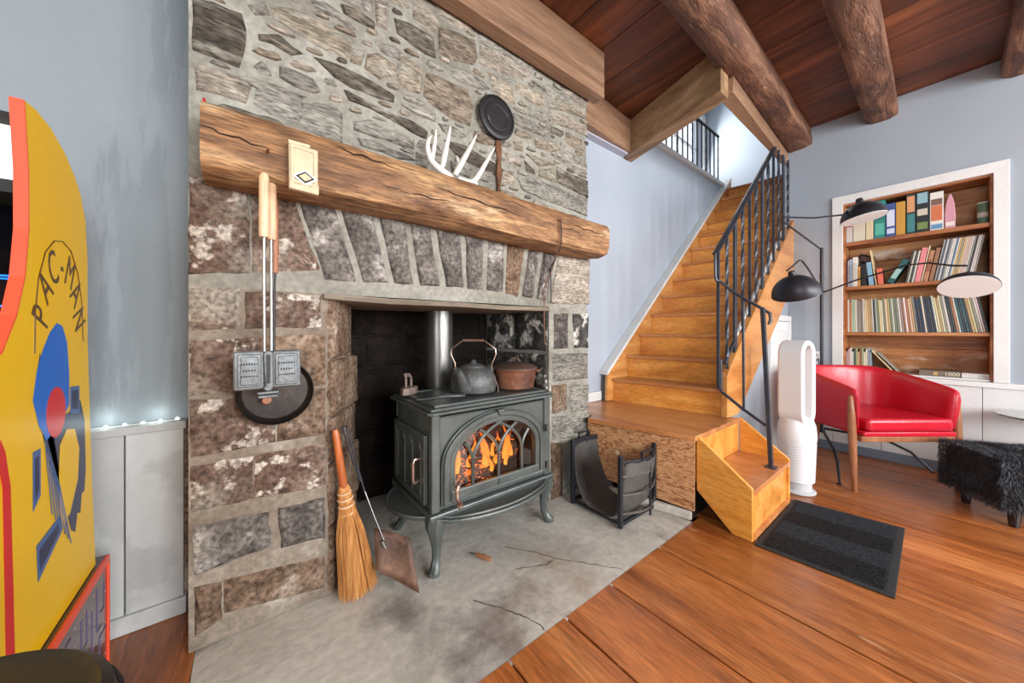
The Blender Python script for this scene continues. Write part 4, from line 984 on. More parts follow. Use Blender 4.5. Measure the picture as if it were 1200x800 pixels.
for x, y, z, h, w in ((.80,1.46,.36,.15,.024),(.87,1.46,.36,.09,.018),(.955,1.45,.36,.20,.032),(.99,1.50,.37,.15,.024),(1.085,1.45,.37,.20,.034),(1.115,1.53,.39,.10,.02),(.83,1.50,.37,.11,.02),(.92,1.52,.38,.13,.022),(1.04,1.50,.38,.12,.02),(1.14,1.47,.37,.13,.02),(.975,1.42,.34,.11,.018),(1.065,1.42,.35,.12,.018),(.775,1.44,.34,.09,.016),(.93,1.45,.34,.05,.028),(1.03,1.45,.36,.06,.022),(.86,1.44,.335,.035,.04)):
    P = []; rs = []
    for q in range(9):
        t = q/8; P.append((x+.030*math.sin(t*3.6+x*47)*t, y+.016*math.sin(t*4+x*31)*t, z+h*t)); rs.append(max(.0008, w*.75*(math.sin(math.pi*min(1,t*.72+.26))**1.2)*(1-t*.8)))
    MB().tube(P, rs, n=10).build('flame', MT['flame'], sv)
d = bpy.data.lights.new('fire_glow', 'POINT'); d.energy = 1.6; d.color = (1,.36,.09); d.shadow_soft_size = .05
o = bpy.data.objects.new('fire_glow', d); COL.objects.link(o); o.location = (.97,1.44,.46)

# ------------------------------------------------------------------ things on the stove
TOP = .7165
kt = thing('kettle', 'old grey cast iron kettle with a wire bail handle on the stove', 'kettle', (.965,1.575,.722))
c = kt.location
MB().lathe([(0,0),(.105,0),(.118,.006),(.124,.03),(.122,.07),(.108,.105),(.085,.125),(.06,.132),(.056,.135)], c, 32).build('pot', MT['kettle'], kt)
MB().lathe([(.062,.131),(.064,.138),(.045,.147),(.018,.152),(.012,.160),(.016,.168),(.0,.172)], c, 24).build('lid', MT['kettle'], kt)
MB().tube([(c.x-.085,c.y-.06,c.z+.035),(c.x-.118,c.y-.085,c.z+.075),(c.x-.140,c.y-.098,c.z+.115),(c.x-.152,c.y-.105,c.z+.128)], [.042,.030,.020,.015], n=12).build('spout', MT['kettle'], kt)
HX = Vector((.80,.60,0)).normalized()
bl = [(-.098,.125),(-.100,.15),(-.122,.20),(-.118,.228),(-.06,.272),(.06,.272),(.118,.228),(.122,.20),(.100,.15),(.098,.125)]
MB().tube([tuple(c+Vector((.788,-.616,0))*a+Vector((0,0,b))) for a, b in bl], .0038, n=8).build('bail', MT['copper'], kt)
MB().tube([tuple(c+Vector((.788,-.616,0))*a+Vector((0,0,.274))) for a in (-.055,-.03,0,.03,.055)], .008, n=10).build('grip', MT['copper'], kt)
for s in (-1,1): MB().lathe([(0,-.006),(.012,-.006),(.012,.012),(0,.014)], c+Vector((.788,-.616,0))*(.096*s)+Vector((0,0,.115)), 10).build('ear', MT['kettle'], kt)
for dy in (-.022,.008):
    P = []
    for q in range(12):
        a = R(-8+q*9); P.append(tuple(c+Vector((-.616*.0+.3,-.78,0)).normalized()*(.1265*math.cos(a*.9)) + Vector((.788,-.616,0))*(dy+.02) + Vector((0,0,.018+.098*math.sin(a*.9)))))
    MB().tube(P, .0022, n=6).build('rib', MT['sad'], kt)
do = thing('dutch_oven', 'rusty brown round dutch oven with a domed lid on the stove', 'pot', (1.218,1.535,.722))
c = do.location
MB().lathe([(0,0),(.100,0),(.108,.006),(.122,.10),(.128,.104),(.128,.110),(.118,.110)], c, 36).build('pot', MT['rust'], do)
lid = MB().lathe([(.130,.110),(.131,.118),(.112,.128),(.07,.142),(.03,.148),(0,.149)], c, 36).build('lid', MT['rustlid'], do)
MB().tube([tuple(c+Vector((.788,-.616,0))*(.03*math.cos(R(a)))+Vector((0,0,.143+.026*math.sin(R(a))))) for a in range(0,181,20)], .006, n=8).build('lid_handle', MT['rustlid'], lid)
for s in (-1,1): MB().tube([tuple(c+Vector((.788,-.616,0))*(s*(.122+.022*math.sin(R(a))))+Vector((.616,.788,0))*(.035*math.cos(R(a)))+Vector((0,0,.100))) for a in range(0,181,20)], .006, n=8).build('side_handle', MT['rust'], do)
si = thing('sad_iron', 'small weathered flat iron standing at the stove back corner', 'iron', (.655,1.705,.7225))
c = si.location
prof = [(-.055,-.032),(-.05,.032),(.0,.038),(.045,.022),(.066,.0),(.045,-.022),(.0,-.038)]
d1 = Vector((-.70,-.71,0)); d2 = Vector((-d1.y,d1.x,0))
IF = lambda a, b, d: tuple(c+d1*a+d2*b+Vector((0,0,d)))
MB().prism(prof, IF, 0, .038).build('sole', MT['sad'], si, smooth=False, bevel=.006)
MB().tube([IF(-.030,0,.036),IF(-.034,0,.062),IF(-.030,0,.082),IF(-.005,0,.098),IF(.035,0,.102)], [.007,.007,.007,.010,.010], n=8).build('handle', MT['sad'], si)
MB().tube([IF(.030,0,.036),IF(.030,0,.070),IF(.034,0,.100)], .006, n=8).build('handle_post', MT['sad'], si)
ll = thing('lid_lifter', 'small grey metal lid lifter lying flat near the stove corner', 'tool', (.75,1.46,.7225))
e1 = Vector((.80,-.1,0)).normalized(); c = ll.location
MB().tube([tuple(c+e1*a+Vector((0,b,h))) for a, b, h in ((-.075,.03,.008),(-.04,.022,.012),(0,.008,.016),(.04,0,.014),(.085,-.004,.012))], [.006,.010,.016,.017,.012], n=8, flat=(.55,1)).build('grip', MT['kettle'], ll)
MB().tube([tuple(c+e1*a+Vector((0,b,.006))) for a, b in ((-.07,.03),(-.10,.036),(-.13,.04))], .006, n=8, flat=(.5,1)).build('tip', MT['kettle'], ll)
# tools on the hearth
bk = thing('wood_chisel', 'small wooden handled tool lying on the hearth under the stove', 'tool', (.86,1.30,.003))
MB().tube([(.838,1.345,.012),(.855,1.31,.011),(.872,1.275,.011)], [.008,.011,.009], n=8).build('handle', MT['handledark'], bk)
MB().tube([(.838,1.345,.012),(.822,1.375,.010)], [.004,.003], n=6, flat=(.4,1)).build('blade', MT['chrome'], bk)

# ------------------------------------------------------------------ broom and ash shovel
br = thing('hearth_broom', 'straw hearth broom with varnished wooden handle leaning in the fireplace corner', 'broom', (.352,1.44,.002))
B0, B1 = Vector((.354,1.44,.002)), Vector((.272,1.475,.662)); ax = (B1-B0).normalized()
MB().tube([tuple(B0.lerp(B1,t)) for t in (.60,.70,.85,.97,1.0)], [.0135,.015,.0145,.0135,.010], n=12).build('handle', MT['broomwood'], br)
mb = MB(); r2 = random.Random(4)
s1 = Vector((1,0,0)); s1 = (s1-ax*s1.dot(ax)).normalized(); s2 = ax.cross(s1)
for i in range(620):
    a = r2.uniform(0,6.283); q = math.sqrt(r2.random()); top = B0.lerp(B1,.56)+ (s1*math.cos(a)+s2*math.sin(a))*(q*.024)
    end = B0.lerp(B1,r2.uniform(0,.05))+(s1*math.cos(a)*1.25+s2*math.sin(a)*.8)*(q*.058)
    end.z = max(end.z, .004)
    m1 = top.lerp(end,.35)+(s1*math.cos(a)+s2*math.sin(a))*(q*.010)
    mb.tube([tuple(top), tuple(m1), tuple(end)], [.0012,.0013,.0008], n=3, cap=False)
o = mb.build('straw', MT['broomstraw'], br); o['kind'] = 'stuff'
MB().tube([tuple(B0.lerp(B1,t)) for t in (.02,.12,.3,.5,.58,.64,.665)], [.032,.038,.031,.024,.023,.020,.014], n=14, flat=(1.15,.8)).build('straw_core', MT['broomstraw'], br)
for t, r_ in ((.50,.0265),(.545,.0275),(.585,.0265),(.62,.0225)):
    MB().tube([tuple(B0.lerp(B1,t)+(s1*math.cos(R(k*24))+s2*math.sin(R(k*24)))*r_) for k in range(16)], .0042, n=6).build('binding', MT['handlewood'], br)
sh = thing('ash_shovel', 'oxidised brown ash shovel with a black wire handle leaning beside the broom', 'shovel', (.47,1.36,.002))
# pan: slightly dished sheet standing on its lip
q00, q10, q11, q01 = Vector((.400,1.385,.105)), Vector((.540,1.290,.006)), Vector((.530,1.360,.195)), Vector((.410,1.44,.245))
rows = []
nn = (q10-q00).cross(q01-q00).normalized()
for i in range(7):
    r_ = []
    for j in range(7):
        u, v = i/6, j/6
        p = (q00*(1-u)+q10*u)*(1-v)+(q01*(1-u)+q11*u)*v
        r_.append(tuple(p + nn*(-.010*math.sin(math.pi*u)*1.0)))
    rows.append(r_)
MB().surf(rows).build('pan', MT['pinkbrown'], sh, solid=.004)
MB().tube([(.442,1.40,.17),(.43,1.405,.20)], .008, n=8).build('socket', MT['steel'], sh)
MB().tube([(.447,1.405,.17),(.405,1.43,.30),(.375,1.45,.40)], .0055, n=8, flat=(.5,1.3)).build('shaft', MT['chrome'], sh)
MB().tube([(.375,1.45,.40),(.352,1.462,.50),(.330,1.472,.60),(.314,1.478,.665),(.302,1.482,.672),(.306,1.482,.64),(.335,1.47,.53),(.362,1.457,.44)], .0038, n=8).build('wire_handle', MT['iron'], sh)

# ------------------------------------------------------------------ log sling holder
lg = thing('log_holder', 'black iron log holder with a sagging grey mesh sling', 'log holder', (1.73,1.225,.002))
def frame(y, out):
    x0, x1 = 1.560, 1.895; g = []
    for x in (x0, x1):
        MB().box(x-.011,x+.011,y-.011,y+.011,.0025,.385).build('post', MT['iron'], lg, smooth=False, bevel=.003)
    mbx = lambda z: [(x0+(x1-x0)*i/12, y+out*.055*math.sin(math.pi*i/12), z) for i in range(13)]
    for z in (.075,.175,.275): MB().tube(mbx(z), .0065, n=8).build('curved_bar', MT['bar'], lg)
    MB().tube(mbx(.345), .014, n=4, flat=(1.4,.5)).build('top_rail', MT['iron'], lg, smooth=False)
    MB().tube([((x0+x1)/2+.03, y+out*.055, .03),((x0+x1)/2+.03, y+out*.055, .345)], .006, n=8).build('upright', MT['iron'], lg)
    MB().box(x0,x1,y-.008,y+.008,.012,.03).build('bottom_rail', MT['iron'], lg, smooth=False)
    xc = (x0+x1)/2
    MB().tube([(xc-.05,y+out*.054,.352),(xc-.05,y+out*.054,.392),(xc+.05,y+out*.054,.392),(xc+.05,y+out*.054,.352)], .0075, n=4).build('carry_handle', MT['iron'], lg, smooth=False)
frame(1.40, 1); frame(1.065, -1)
for x in (1.56, 1.895): MB().tube([(x,1.065,.02),(x,1.40,.02)], .008, n=4).build('tie_bar', MT['iron'], lg, smooth=False)
prof = [(1.418,.35),(1.405,.30),(1.398,.22),(1.375,.12),(1.33,.045),(1.27,.018),(1.20,.016),(1.13,.026),(1.09,.07),(1.072,.16),(1.058,.26),(1.045,.345)]
rows = []
for j in range(15):
    x = 1.575+.305*j/14
    bulge = math.sin(math.pi*j/14)
    rows.append([(x, y+(.045*bulge*(1 if y > 1.23 else -1) if z > .2 else .02*bulge*(1 if y > 1.23 else -1)) , z+.004*math.sin(j*1.9+k)) for k, (y, z) in enumerate(prof)])
MB().surf(rows).build('sling', MT['canvas'], lg, solid=.004)

# ------------------------------------------------------------------ wall hung things
an = thing('antlers', 'pair of bleached white deer antlers resting on the mantel', 'antlers', (.79,1.42,1.738))
AN = [([(.772,1.755),(.735,1.764),(.70,1.775),(.665,1.788),(.640,1.806),(.623,1.848),(.626,1.88),(.643,1.907)], [.012,.016,.017,.016,.014,.012,.009,.003]),
      ([(.652,1.800),(.660,1.845),(.664,1.90),(.669,1.954)], [.012,.011,.009,.002]), ([(.700,1.778),(.712,1.85),(.722,1.92),(.735,1.988)], [.014,.013,.010,.003])]
AN2 = [([(.755,1.758),(.772,1.79),(.797,1.845),(.83,1.91),(.866,1.988)], [.012,.015,.014,.011,.002]), ([(.785,1.815),(.774,1.835),(.765,1.858)], [.008,.006,.002]),
      ([(.772,1.756),(.80,1.754),(.835,1.752),(.866,1.762),(.893,1.812),(.93,1.885),(.972,1.962)], [.010,.013,.014,.015,.013,.010,.002]), ([(.862,1.763),(.885,1.748)], [.012,.010])]
for nm, setx, dy in (('antler', AN, 0), ('antler', AN2, -.02)):
    root = None
    for k, (P, rs) in enumerate(setx):
        mb = MB().tube([(x, 1.425+dy-.03*math.sin((z-1.75)*7)+(.012 if k == 1 else 0), z+(.004)) for x, z in P], rs, n=10)
        if root is None: root = mb.build(nm, MT['antler'], an, sub=1)
        else: mb.build('tine', MT['antler'], root, sub=1)
fc = thing('flue_cover', 'round black flue cover plate on the upper stonework', 'flue cover', (1.058,1.49,2.06))
MB().lathe([(0,-.008),(.112,-.008),(.116,-.002),(.112,.008),(.098,.012),(.096,.007),(.078,.007),(.076,.012),(.062,.0135),(.058,.0105),(0,.0115)], (1.058,1.487,2.192), 40, rot3('X',90)).build('disc', MT['flue'], fc)
MB().lathe([(.066,.010),(.069,.0135),(.072,.010)], (1.058,1.487,2.192), 40, rot3('X',90)).build('ring_bead', MT['steel'], fc)
st_ = [(1.062,2.085),(1.092,2.085),(1.098,2.03),(1.092,1.97),(1.10,1.90),(1.088,1.83),(1.098,1.775),(1.068,1.775),(1.074,1.84),(1.064,1.90),(1.072,1.97),(1.060,2.03)]
stain = MB().prism(st_, FXZ, 1.497, 1.512).build('stain_drip', MT['rustrun'], fire, smooth=False)
mh = thing('match_holder', 'aged cream tin match holder fixed to the mantel face', 'match holder', (.147,1.31,1.50))
MB().prism([(.107,1.512),(.188,1.508),(.188,1.652),(.105,1.656)], FXZ, 1.296, 1.326).build('body', MT['box_cream'], mh, smooth=False, bevel=.004)
lo = [(.112,1.528),(.183,1.524),(.183,1.646),(.110,1.650)]; li = [(.120,1.536),(.175,1.532),(.175,1.636),(.118,1.640)]
MB().ring(lo, li, FXZ, 1.292, 1.297).build('front_rim', MT['box_cream'], mh, smooth=False, bevel=.001)
MB().prism([(.150-.036,1.548),(.150,1.522),(.150+.036,1.548),(.150,1.574)], FXZ, 1.288, 1.297).build('diamond_frame', MT['white'], mh, smooth=False)
MB().prism([(.150-.026,1.548),(.150,1.529),(.150+.026,1.548),(.150,1.567)], FXZ, 1.286, 1.289).build('diamond_border', MT['castdark'], mh, smooth=False)
MB().prism([(.150-.018,1.548),(.150,1.535),(.150+.018,1.548),(.150,1.561)], FXZ, 1.2845, 1.287).build('diamond_picture', MT['handlewood'], mh, smooth=False)
MB().prism([(.105,1.500),(.188,1.496),(.188,1.530),(.165,1.518),(.147,1.524),(.125,1.517),(.105,1.532)], FXZ, 1.276, 1.297).build('tray', MT['box_cream'], mh, smooth=False, bevel=.004)
MB().box(.105,.165,1.30,1.33,1.655,1.664).build('top_flap', MT['box_cream'], mh, smooth=False, bevel=.001)
MT['redwax'] = plain('red wax', (190,22,30), .4)
cd = MB().tube([(-.117,1.47,1.742),(-.118,1.47,1.775),(-.121,1.47,1.80)], [.006,.007,.003], n=8).build('candle_stub', MT['redwax'])
cd.location.x += .012; cd.location.z = 1.738
tag(cd, 'small red candle stub on the left end of the mantel', 'candle')
# iron hooks and wires hanging from the right end of the mantel
hk = thing('fire_hook', 'thin rusty wire hook hanging from the right end of the mantel', 'hook', (1.38,1.32,1.30))
MB().tube([(1.362,1.322,1.655),(1.364,1.318,1.60),(1.366,1.318,1.56),(1.37,1.325,1.52),(1.385,1.40,1.40),(1.40,1.485,1.30),(1.41,1.490,1.05),(1.412,1.490,.965),(1.43,1.490,.96)], .0028, n=6).build('long_wire', MT['rust'], hk)
MB().tube([(1.376,1.322,1.655),(1.377,1.318,1.60),(1.378,1.319,1.545),(1.40,1.36,1.50),(1.462,1.490,1.43),(1.465,1.490,1.30),(1.466,1.490,1.222),(1.49,1.490,1.215)], .0034, n=6).build('steel_wire', MT['iron'], hk)
MB().lathe([(0,-.004),(.006,-.004),(.006,.010),(0,.012)], (1.370,1.322,1.66), 8, rot3('X',90)).build('nail', MT['rust'], hk)

# long handled pie irons and a perforated pan on one nail
nl = MB().tube([(.052,1.36,1.612),(.052,1.30,1.618)], .004, n=8).build('mantel_nail', MT['rust']); tag(nl, 'rusty nail above the long handled cookers on the mantel', 'nail')
pi_ = thing('pie_iron', 'long handled hinged sandwich cooker with pale wooden grips hanging from the mantel', 'pie iron', (.055,1.37,.84))
YI = 1.385
for k, (x, y) in enumerate(((.044,YI-.022),(.064,YI+.004))):
    MB().lathe([(0,1.352),(.0125,1.352),(.0145,1.36),(.0145,1.59),(.0125,1.60),(0,1.602)], (x,y,0), 14).build('grip', MT['handlewood'], pi_)
    MB().tube([(x,y,1.36),(x,y,1.22),(x+.001,y,.98)], .0052, n=8).build('rod', MT['chrome'], pi_)
def valley(x0, x1, y, z0, z1, nm):
    P_ = lambda e: [(x0+e,z0+e),(x1-e,z0+e),(x1-e,z1-e),(x0+e,z1-e)]
    o = MB().prism(P_(0), FXZ, y, y+.022).build(nm, MT['alu'], pi_, smooth=False, bevel=.006)
    MB().prism(P_(.010), FXZ, y-.006, y+.001).build('raised_panel', MT['alu'], o, smooth=False, bevel=.003)
    MB().prism(P_(.018), FXZ, y-.010, y-.005).build('label_panel', MT['alu'], o, smooth=False, bevel=.002)
    mb = MB(); cx = (x0+x1)/2; r3 = random.Random(5)
    for li_, (zz, wd) in enumerate((((z0+z1)/2+.022,.046),((z0+z1)/2+.002,.036),((z0+z1)/2-.016,.044))):
        n = int(wd/.006)
        for q in range(n):          # worn, unreadable cast lettering
            xq = cx-wd/2+wd*(q+.5)/n; hh = r3.uniform(.003,.0055)
            mb.box(xq-.0018,xq+.0012,y-.0115,y-.0095,zz-hh,zz+hh*.4).box(xq-.0018,xq+.002,y-.0115,y-.0095,zz-hh*.3,zz-hh*.3+.0016)
    mb.build('worn_lettering', MT['aludark'], o, smooth=False)
valley(-.034,.046,YI-.040,.862,.985,'left_mould'); valley(.062,.144,YI-.040,.862,.985,'right_mould')
MB().prism([(.046,.872)]+arc(.054,.972,.013,.013,180,0,8)[::1]+[(.067,.872)]+arc(.054,.868,.013,.013,0,-180,8), FXZ, YI-.048, YI-.018).build('spine', MT['alu'], pi_, smooth=False, bevel=.003)
MB().prism([(.049,.88)]+arc(.054,.968,.0055,.0055,180,0,6)+[(.059,.88)], FXZ, YI-.050, YI-.047).build('slot', MT['aludark'], pi_, smooth=False)
for z, w in ((.848,.028),(.836,.026)): MB().box(.054-w,.054+w,YI-.036,YI-.01,z-.004,z+.005).build('hinge_bar', MT['alu'], pi_, smooth=False, bevel=.002)
pp = thing('chestnut_pan', 'round black perforated pan with brown handle hanging behind the cooker', 'pan', (.08,1.47,.71))
PC = (.083,1.478,.832)
MB().lathe([(0,-.012),(.100,-.012),(.112,-.004),(.116,.016),(.113,.017),(.106,.0),(.097,-.007),(0,-.007)], PC, 44, rot3('X',90)).build('dish', MT['pan'], pp)
mb = MB()
for i in range(-4,5):
    for j in range(-4,2):
        if i*i+j*j < 17: mb.lathe([(0,.0004),(.0024,.0004),(.0024,-.001),(0,-.001)], (PC[0]+i*.016+(.008 if j % 2 else 0), PC[1]+.0055, PC[2]+j*.016), 6, rot3('X',90))
mb.build('holes', MT['castdark'], pp)
MB().tube([(.076,1.475,.94),(.078,1.478,1.22),(.080,1.48,1.26)], .0035, n=8).build('rod', MT['iron'], pp)
MB().lathe([(0,1.255),(.009,1.255),(.010,1.27),(.009,1.30),(.0115,1.33),(.0095,1.40),(.011,1.47),(.0075,1.53),(0,1.535)], (.080,1.48,0), 12).build('grip', MT['handledark'], pp)
MB().lathe([(0,0),(.013,.0),(.016,.012),(.013,.022),(0,.024)], (.054,1.452,.812), 14, rot3('X',90)).build('wood_knob', MT['handledark'], pp)

# ================================================================== right wall: wainscot, bookcase
w = struct(MB().box(4.078,4.089,-1.1,.905,0,.66).build('trim_5', MT['gap'], smooth=False))
py = [-1.1,-.62,-.152,.33,.62,.905]
for i in range(len(py)-1):
    MB().box(4.068,4.082,py[i]+.0015,py[i+1]-.0015,.075,.652).build('panel', MT['white'], w, smooth=False, bevel=.0015, center=True)
MB().box(4.052,4.088,-1.1,.905,.652,.688).build('ledge', MT['white'], w, smooth=False, bevel=.003)
struct(MB().box(4.055,4.088,-3.2,.905,.0,.075).build('baseboard_right', MT['shoe'], smooth=False, bevel=.004))
bc = thing('built_in_bookcase', 'pine bookcase recessed in the grey wall behind a white casing', 'bookcase', (4.2,.18,.69))
lo = [(.625,.69),(-.261,.69),(-.261,2.214),(.625,2.214)]; li = [(.557,.69),(-.197,.69),(-.197,2.141),(.557,2.141)]
FX = lambda a, b, d: (d, a, b)
for nm, P in (('side_casing', [(.557,.69),(.625,.69),(.625,2.214),(.557,2.141)]), ('side_casing', [(-.197,.69),(-.261,.69),(-.261,2.214),(-.197,2.141)]), ('top_casing', [(.557,2.141),(.625,2.214),(-.261,2.214),(-.197,2.141)])):
    MB().prism(P, FX, 4.072, 4.0895).build(nm, MT['white'], bc, smooth=False, bevel=.002)
for y0, y1 in ((.545,.559),(-.199,-.185)): MB().box(4.091,4.335,y0,y1,.69,2.139).build('side_panel', MT['shelf'], bc, smooth=False)
MB().box(4.091,4.335,-.185,.545,2.125,2.139).build('top_panel', MT['shelf'], bc, smooth=False)
MB().box(4.091,4.335,-.185,.545,.691,.703).build('bottom_panel', MT['white'], bc, smooth=False)
for z0, z1 in ((1.776,1.808),(1.398,1.426),(1.008,1.034)): MB().box(4.094,4.318,-.184,.544,z0,z1).build('shelf', MT['shelf'], bc, smooth=False, bevel=.002)
MB().box(4.336,4.349,-.199,.559,.69,2.139).build('backing', MT['gap'], bc, smooth=False)
zb = .703
for hgt in (.20,.11,.26,.13,.24,.22,.15,.12):
    z1 = min(zb+hgt, 2.125)
    if z1-zb > .02: MB().box(4.318,4.335,-.185,.545,zb+.001,z1-.001).build('back_board', MT['shelfback'], bc, smooth=False, bevel=.002, center=True)
    zb = z1
S1, S2, S3, S0 = 1.8085, 1.4265, 1.0345, .7035
CM = {}
def cmat(c, rough=.5):
    if c not in CM: CM[c] = plain('cover %d %d %d' % c, c, rough)
    return CM[c]
def nth(k): return '%d%s' % (k, 'th' if 10 < k % 100 < 14 else {1:'st',2:'nd',3:'rd'}.get(k % 10,'th'))
def vol(name, label, cat, y0, y1, z0, h, c, depth=.17, lean=0, group=None, xf=4.118, strip=None):
    """upright book, box or sleeve between y0>y1; lean in degrees tips the top toward -y"""
    wd = y0-y1
    o = MB().box(0,depth,-wd/2+.0006,wd/2-.0006,0,h).build(name, cmat(c), smooth=False, bevel=min(.0015,wd*.2))
    o.location = (xf+depth/2, (y0+y1)/2, z0)
    if lean:
        o.rotation_euler = (R(lean),0,0)      # + leans toward -y
        o.location.z = z0 + abs(math.sin(R(lean)))*wd/2 + .0004
    for k, (a, b, cc) in enumerate(strip or []):
        MB().box(-depth/2-.0012,-depth/2+.0005,-wd/2*.8,wd/2*.8,h*a,h*b).build('spine_print', cmat(cc), o, local=True, smooth=False)
    return tag(o, label, cat, group)
G1 = 'boxed games on the top shelf'
vol('game_box','white boxed game with a red picture at the end of the top shelf','game box',.543,.503,S1,.30,(206,200,196),strip=[(.45,.75,(176,84,70))])
vol('game_box','cream boxed game under the black lamp shade on the top shelf','game box',.500,.426,S1,.295,(212,204,182),strip=[(.55,.8,(186,178,150))])
vol('game_box','narrow cream boxed game beside the teal game box','game box',.423,.379,S1,.27,(214,200,164),strip=[(.6,.66,(120,92,54))])
vol('game_box','teal green boxed game on the top shelf','game box',.376,.312,S1,.312,(46,132,122),strip=[(.1,.4,(86,176,158)),(.5,.8,(34,108,104))])
vol('game_box','blue boxed game with white spine lettering on the top shelf','game box',.309,.256,S1,.272,(62,84,142),strip=[(.1,.25,(196,204,222)),(.32,.8,(206,212,226))])
vol('game_box','mustard yellow wooden box on the top shelf','box',.254,.204,S1,.27,(192,144,62),strip=[(0,.04,(156,108,44))])
vol('game_box','dark boxed game with an orange title on the top shelf','game box',.200,.152,S1,.312,(40,56,58),strip=[(.55,.95,(206,150,104)),(.05,.5,(64,124,128))])
vol('game_box','black boxed game with pale picture panels on the top shelf','game box',.150,.086,S1,.312,(34,40,42),strip=[(.72,.98,(140,176,184)),(.42,.58,(196,190,172)),(.08,.25,(110,134,76))])
vol('game_box','white boxed game with an orange figure on the top shelf','game box',.082,.016,S1,.29,(218,216,210),strip=[(.25,.65,(200,112,72)),(.66,.82,(120,90,80)),(.04,.16,(96,142,180))])
pk = MB().prism([(.011,0),(.013,.10),(.006,.19),(-.006,.245),(-.014,.262),(-.022,.245),(-.033,.19),(-.039,.10),(-.037,0)], FX, 0, .02)
o = pk.build('surfboard_toy', cmat((206,150,162)), smooth=False, bevel=.004); o.location = (4.135,-.013,S1)
tag(o, 'pink pointed toy board standing on the top shelf', 'toy')
MB().prism([(.02,.02),(-.02,.02),(-.02,.05),(.02,.05)], lambda a,b,d: (-.0105-d,a,b), 0, .0008).build('print_band', cmat((226,214,204)), o, local=True, smooth=False)
t = thing('tin_can', 'small green printed tin can alone on the top shelf', 'can', (4.16,-.158,S1))
MB().lathe([(0,0),(.025,0),(.025,.15),(0,.15)], t.location, 20).build('can_body', cmat((96,128,104)), t)
MB().lathe([(.0256,.05),(.0256,.085)], t.location, 20).build('paper_band', cmat((206,204,190)), t)
MB().lathe([(0,.149),(.0265,.149),(.0265,.158),(0,.158)], t.location, 20).build('lid', cmat((214,212,200)), t)
# second shelf
for y0,y1,h,c,l in ((.543,.532,.225,(110,62,62),'thin maroon book at the end of the second shelf'),(.531,.524,.228,(206,196,190),'thin off white book beside the maroon one on the second shelf'),
                    (.523,.503,.238,(150,170,188),'pale blue banded book on the second shelf'),(.502,.472,.252,(222,218,208),'thick white book on the second shelf'),
                    (.471,.455,.168,(206,150,78),'short orange book beside the thick white book'),(.452,.418,.188,(28,28,32),'short thick black book on the second shelf')):
    vol('book', l, 'book', y0, y1, S2, h, c, .16, strip=[(.2,.8,tuple(int(q*.86) for q in c))])
vol('book','light blue book leaning on the second shelf','book',.405,.375,S2,.195,(128,172,196),.16,lean=-5)
vol('notebook','thin cream notebook leaning on the light blue book','notebook',.366,.358,S2,.30,(206,186,140),.17,lean=-7)
vol('book','short coral red book leaning alone on the second shelf','book',.352,.320,S2,.135,(214,106,84),.14,lean=-5)
pf_ = thing('picture_frame', 'small dark picture frame tipped behind the second shelf books', 'picture frame', (4.25,.43,S2+.20))
MB().ring([(-.05,-.045),(.05,.0),(.03,.06),(-.06,.02)], [(-.035,-.03),(.036,.003),(.022,.044),(-.044,.014)], lambda a,b,d: (4.25+d,.44+a,S2+.235+b), 0, .012).build('frame_moulding', cmat((46,30,26)), pf_, smooth=False)
MB().prism([(-.036,-.031),(.037,.003),(.023,.045),(-.045,.014)], lambda a,b,d: (4.255+d,.44+a,S2+.235+b), 0, .004).build('picture', cmat((128,96,84)), pf_, smooth=False)
vol('book','dark teal hardback leaning far over on the second shelf','book',.308,.270,S2,.20,(36,84,84),.16,lean=27,strip=[(.2,.6,(150,190,180))])
for i, c in enumerate(((58,62,58),(196,192,178),(70,76,70),(206,204,196))):
    vol('magazine', 'thin %s magazine, %s from the teal hardback on the second shelf' % (['dark','pale'][i % 2], nth(i+1)), 'magazine', .208-i*.0115, .198-i*.0115, S2, .245, c, .17, lean=9, group='leaning magazines on the second shelf')
vol('book','pink leaning hardback on the second shelf','book',.160,.130,S2,.262,(218,132,136),.17,lean=9)
vol('book','thin cream book leaning between the pink and tan books','book',.127,.120,S2,.275,(222,204,168),.17,lean=9)
vol('book','tan cloth book leaning on the second shelf','book',.117,.093,S2,.235,(176,124,92),.17,lean=9,strip=[(.3,.7,(142,90,66))])
vol('book','brown worn book leaning on the second shelf','book',.089,.067,S2,.25,(146,104,76),.17,lean=9)
pal = [('white',(214,212,204)),('slate',(84,94,112)),('cream',(216,200,168)),('grey',(150,150,144)),('blue',(92,120,150)),('yellow',(204,172,104)),('pale pink',(214,186,176)),('dark',(60,62,64))]
seq = [3,1,0,1,3,0,0,4,0,5,3,5,2,6,6,0,3,7,0,0,3]
y = .062
for k, i in enumerate(seq):
    th = .0082; nm, c = pal[i]
    vol('record_sleeve', 'thin %s record sleeve, %s from the brown worn book in the leaning row' % (nm, nth(k+1)), 'record', y, y-th, S2, .306, c, .19, lean=9, group='leaning records on the second shelf')
    y -= th+.0004
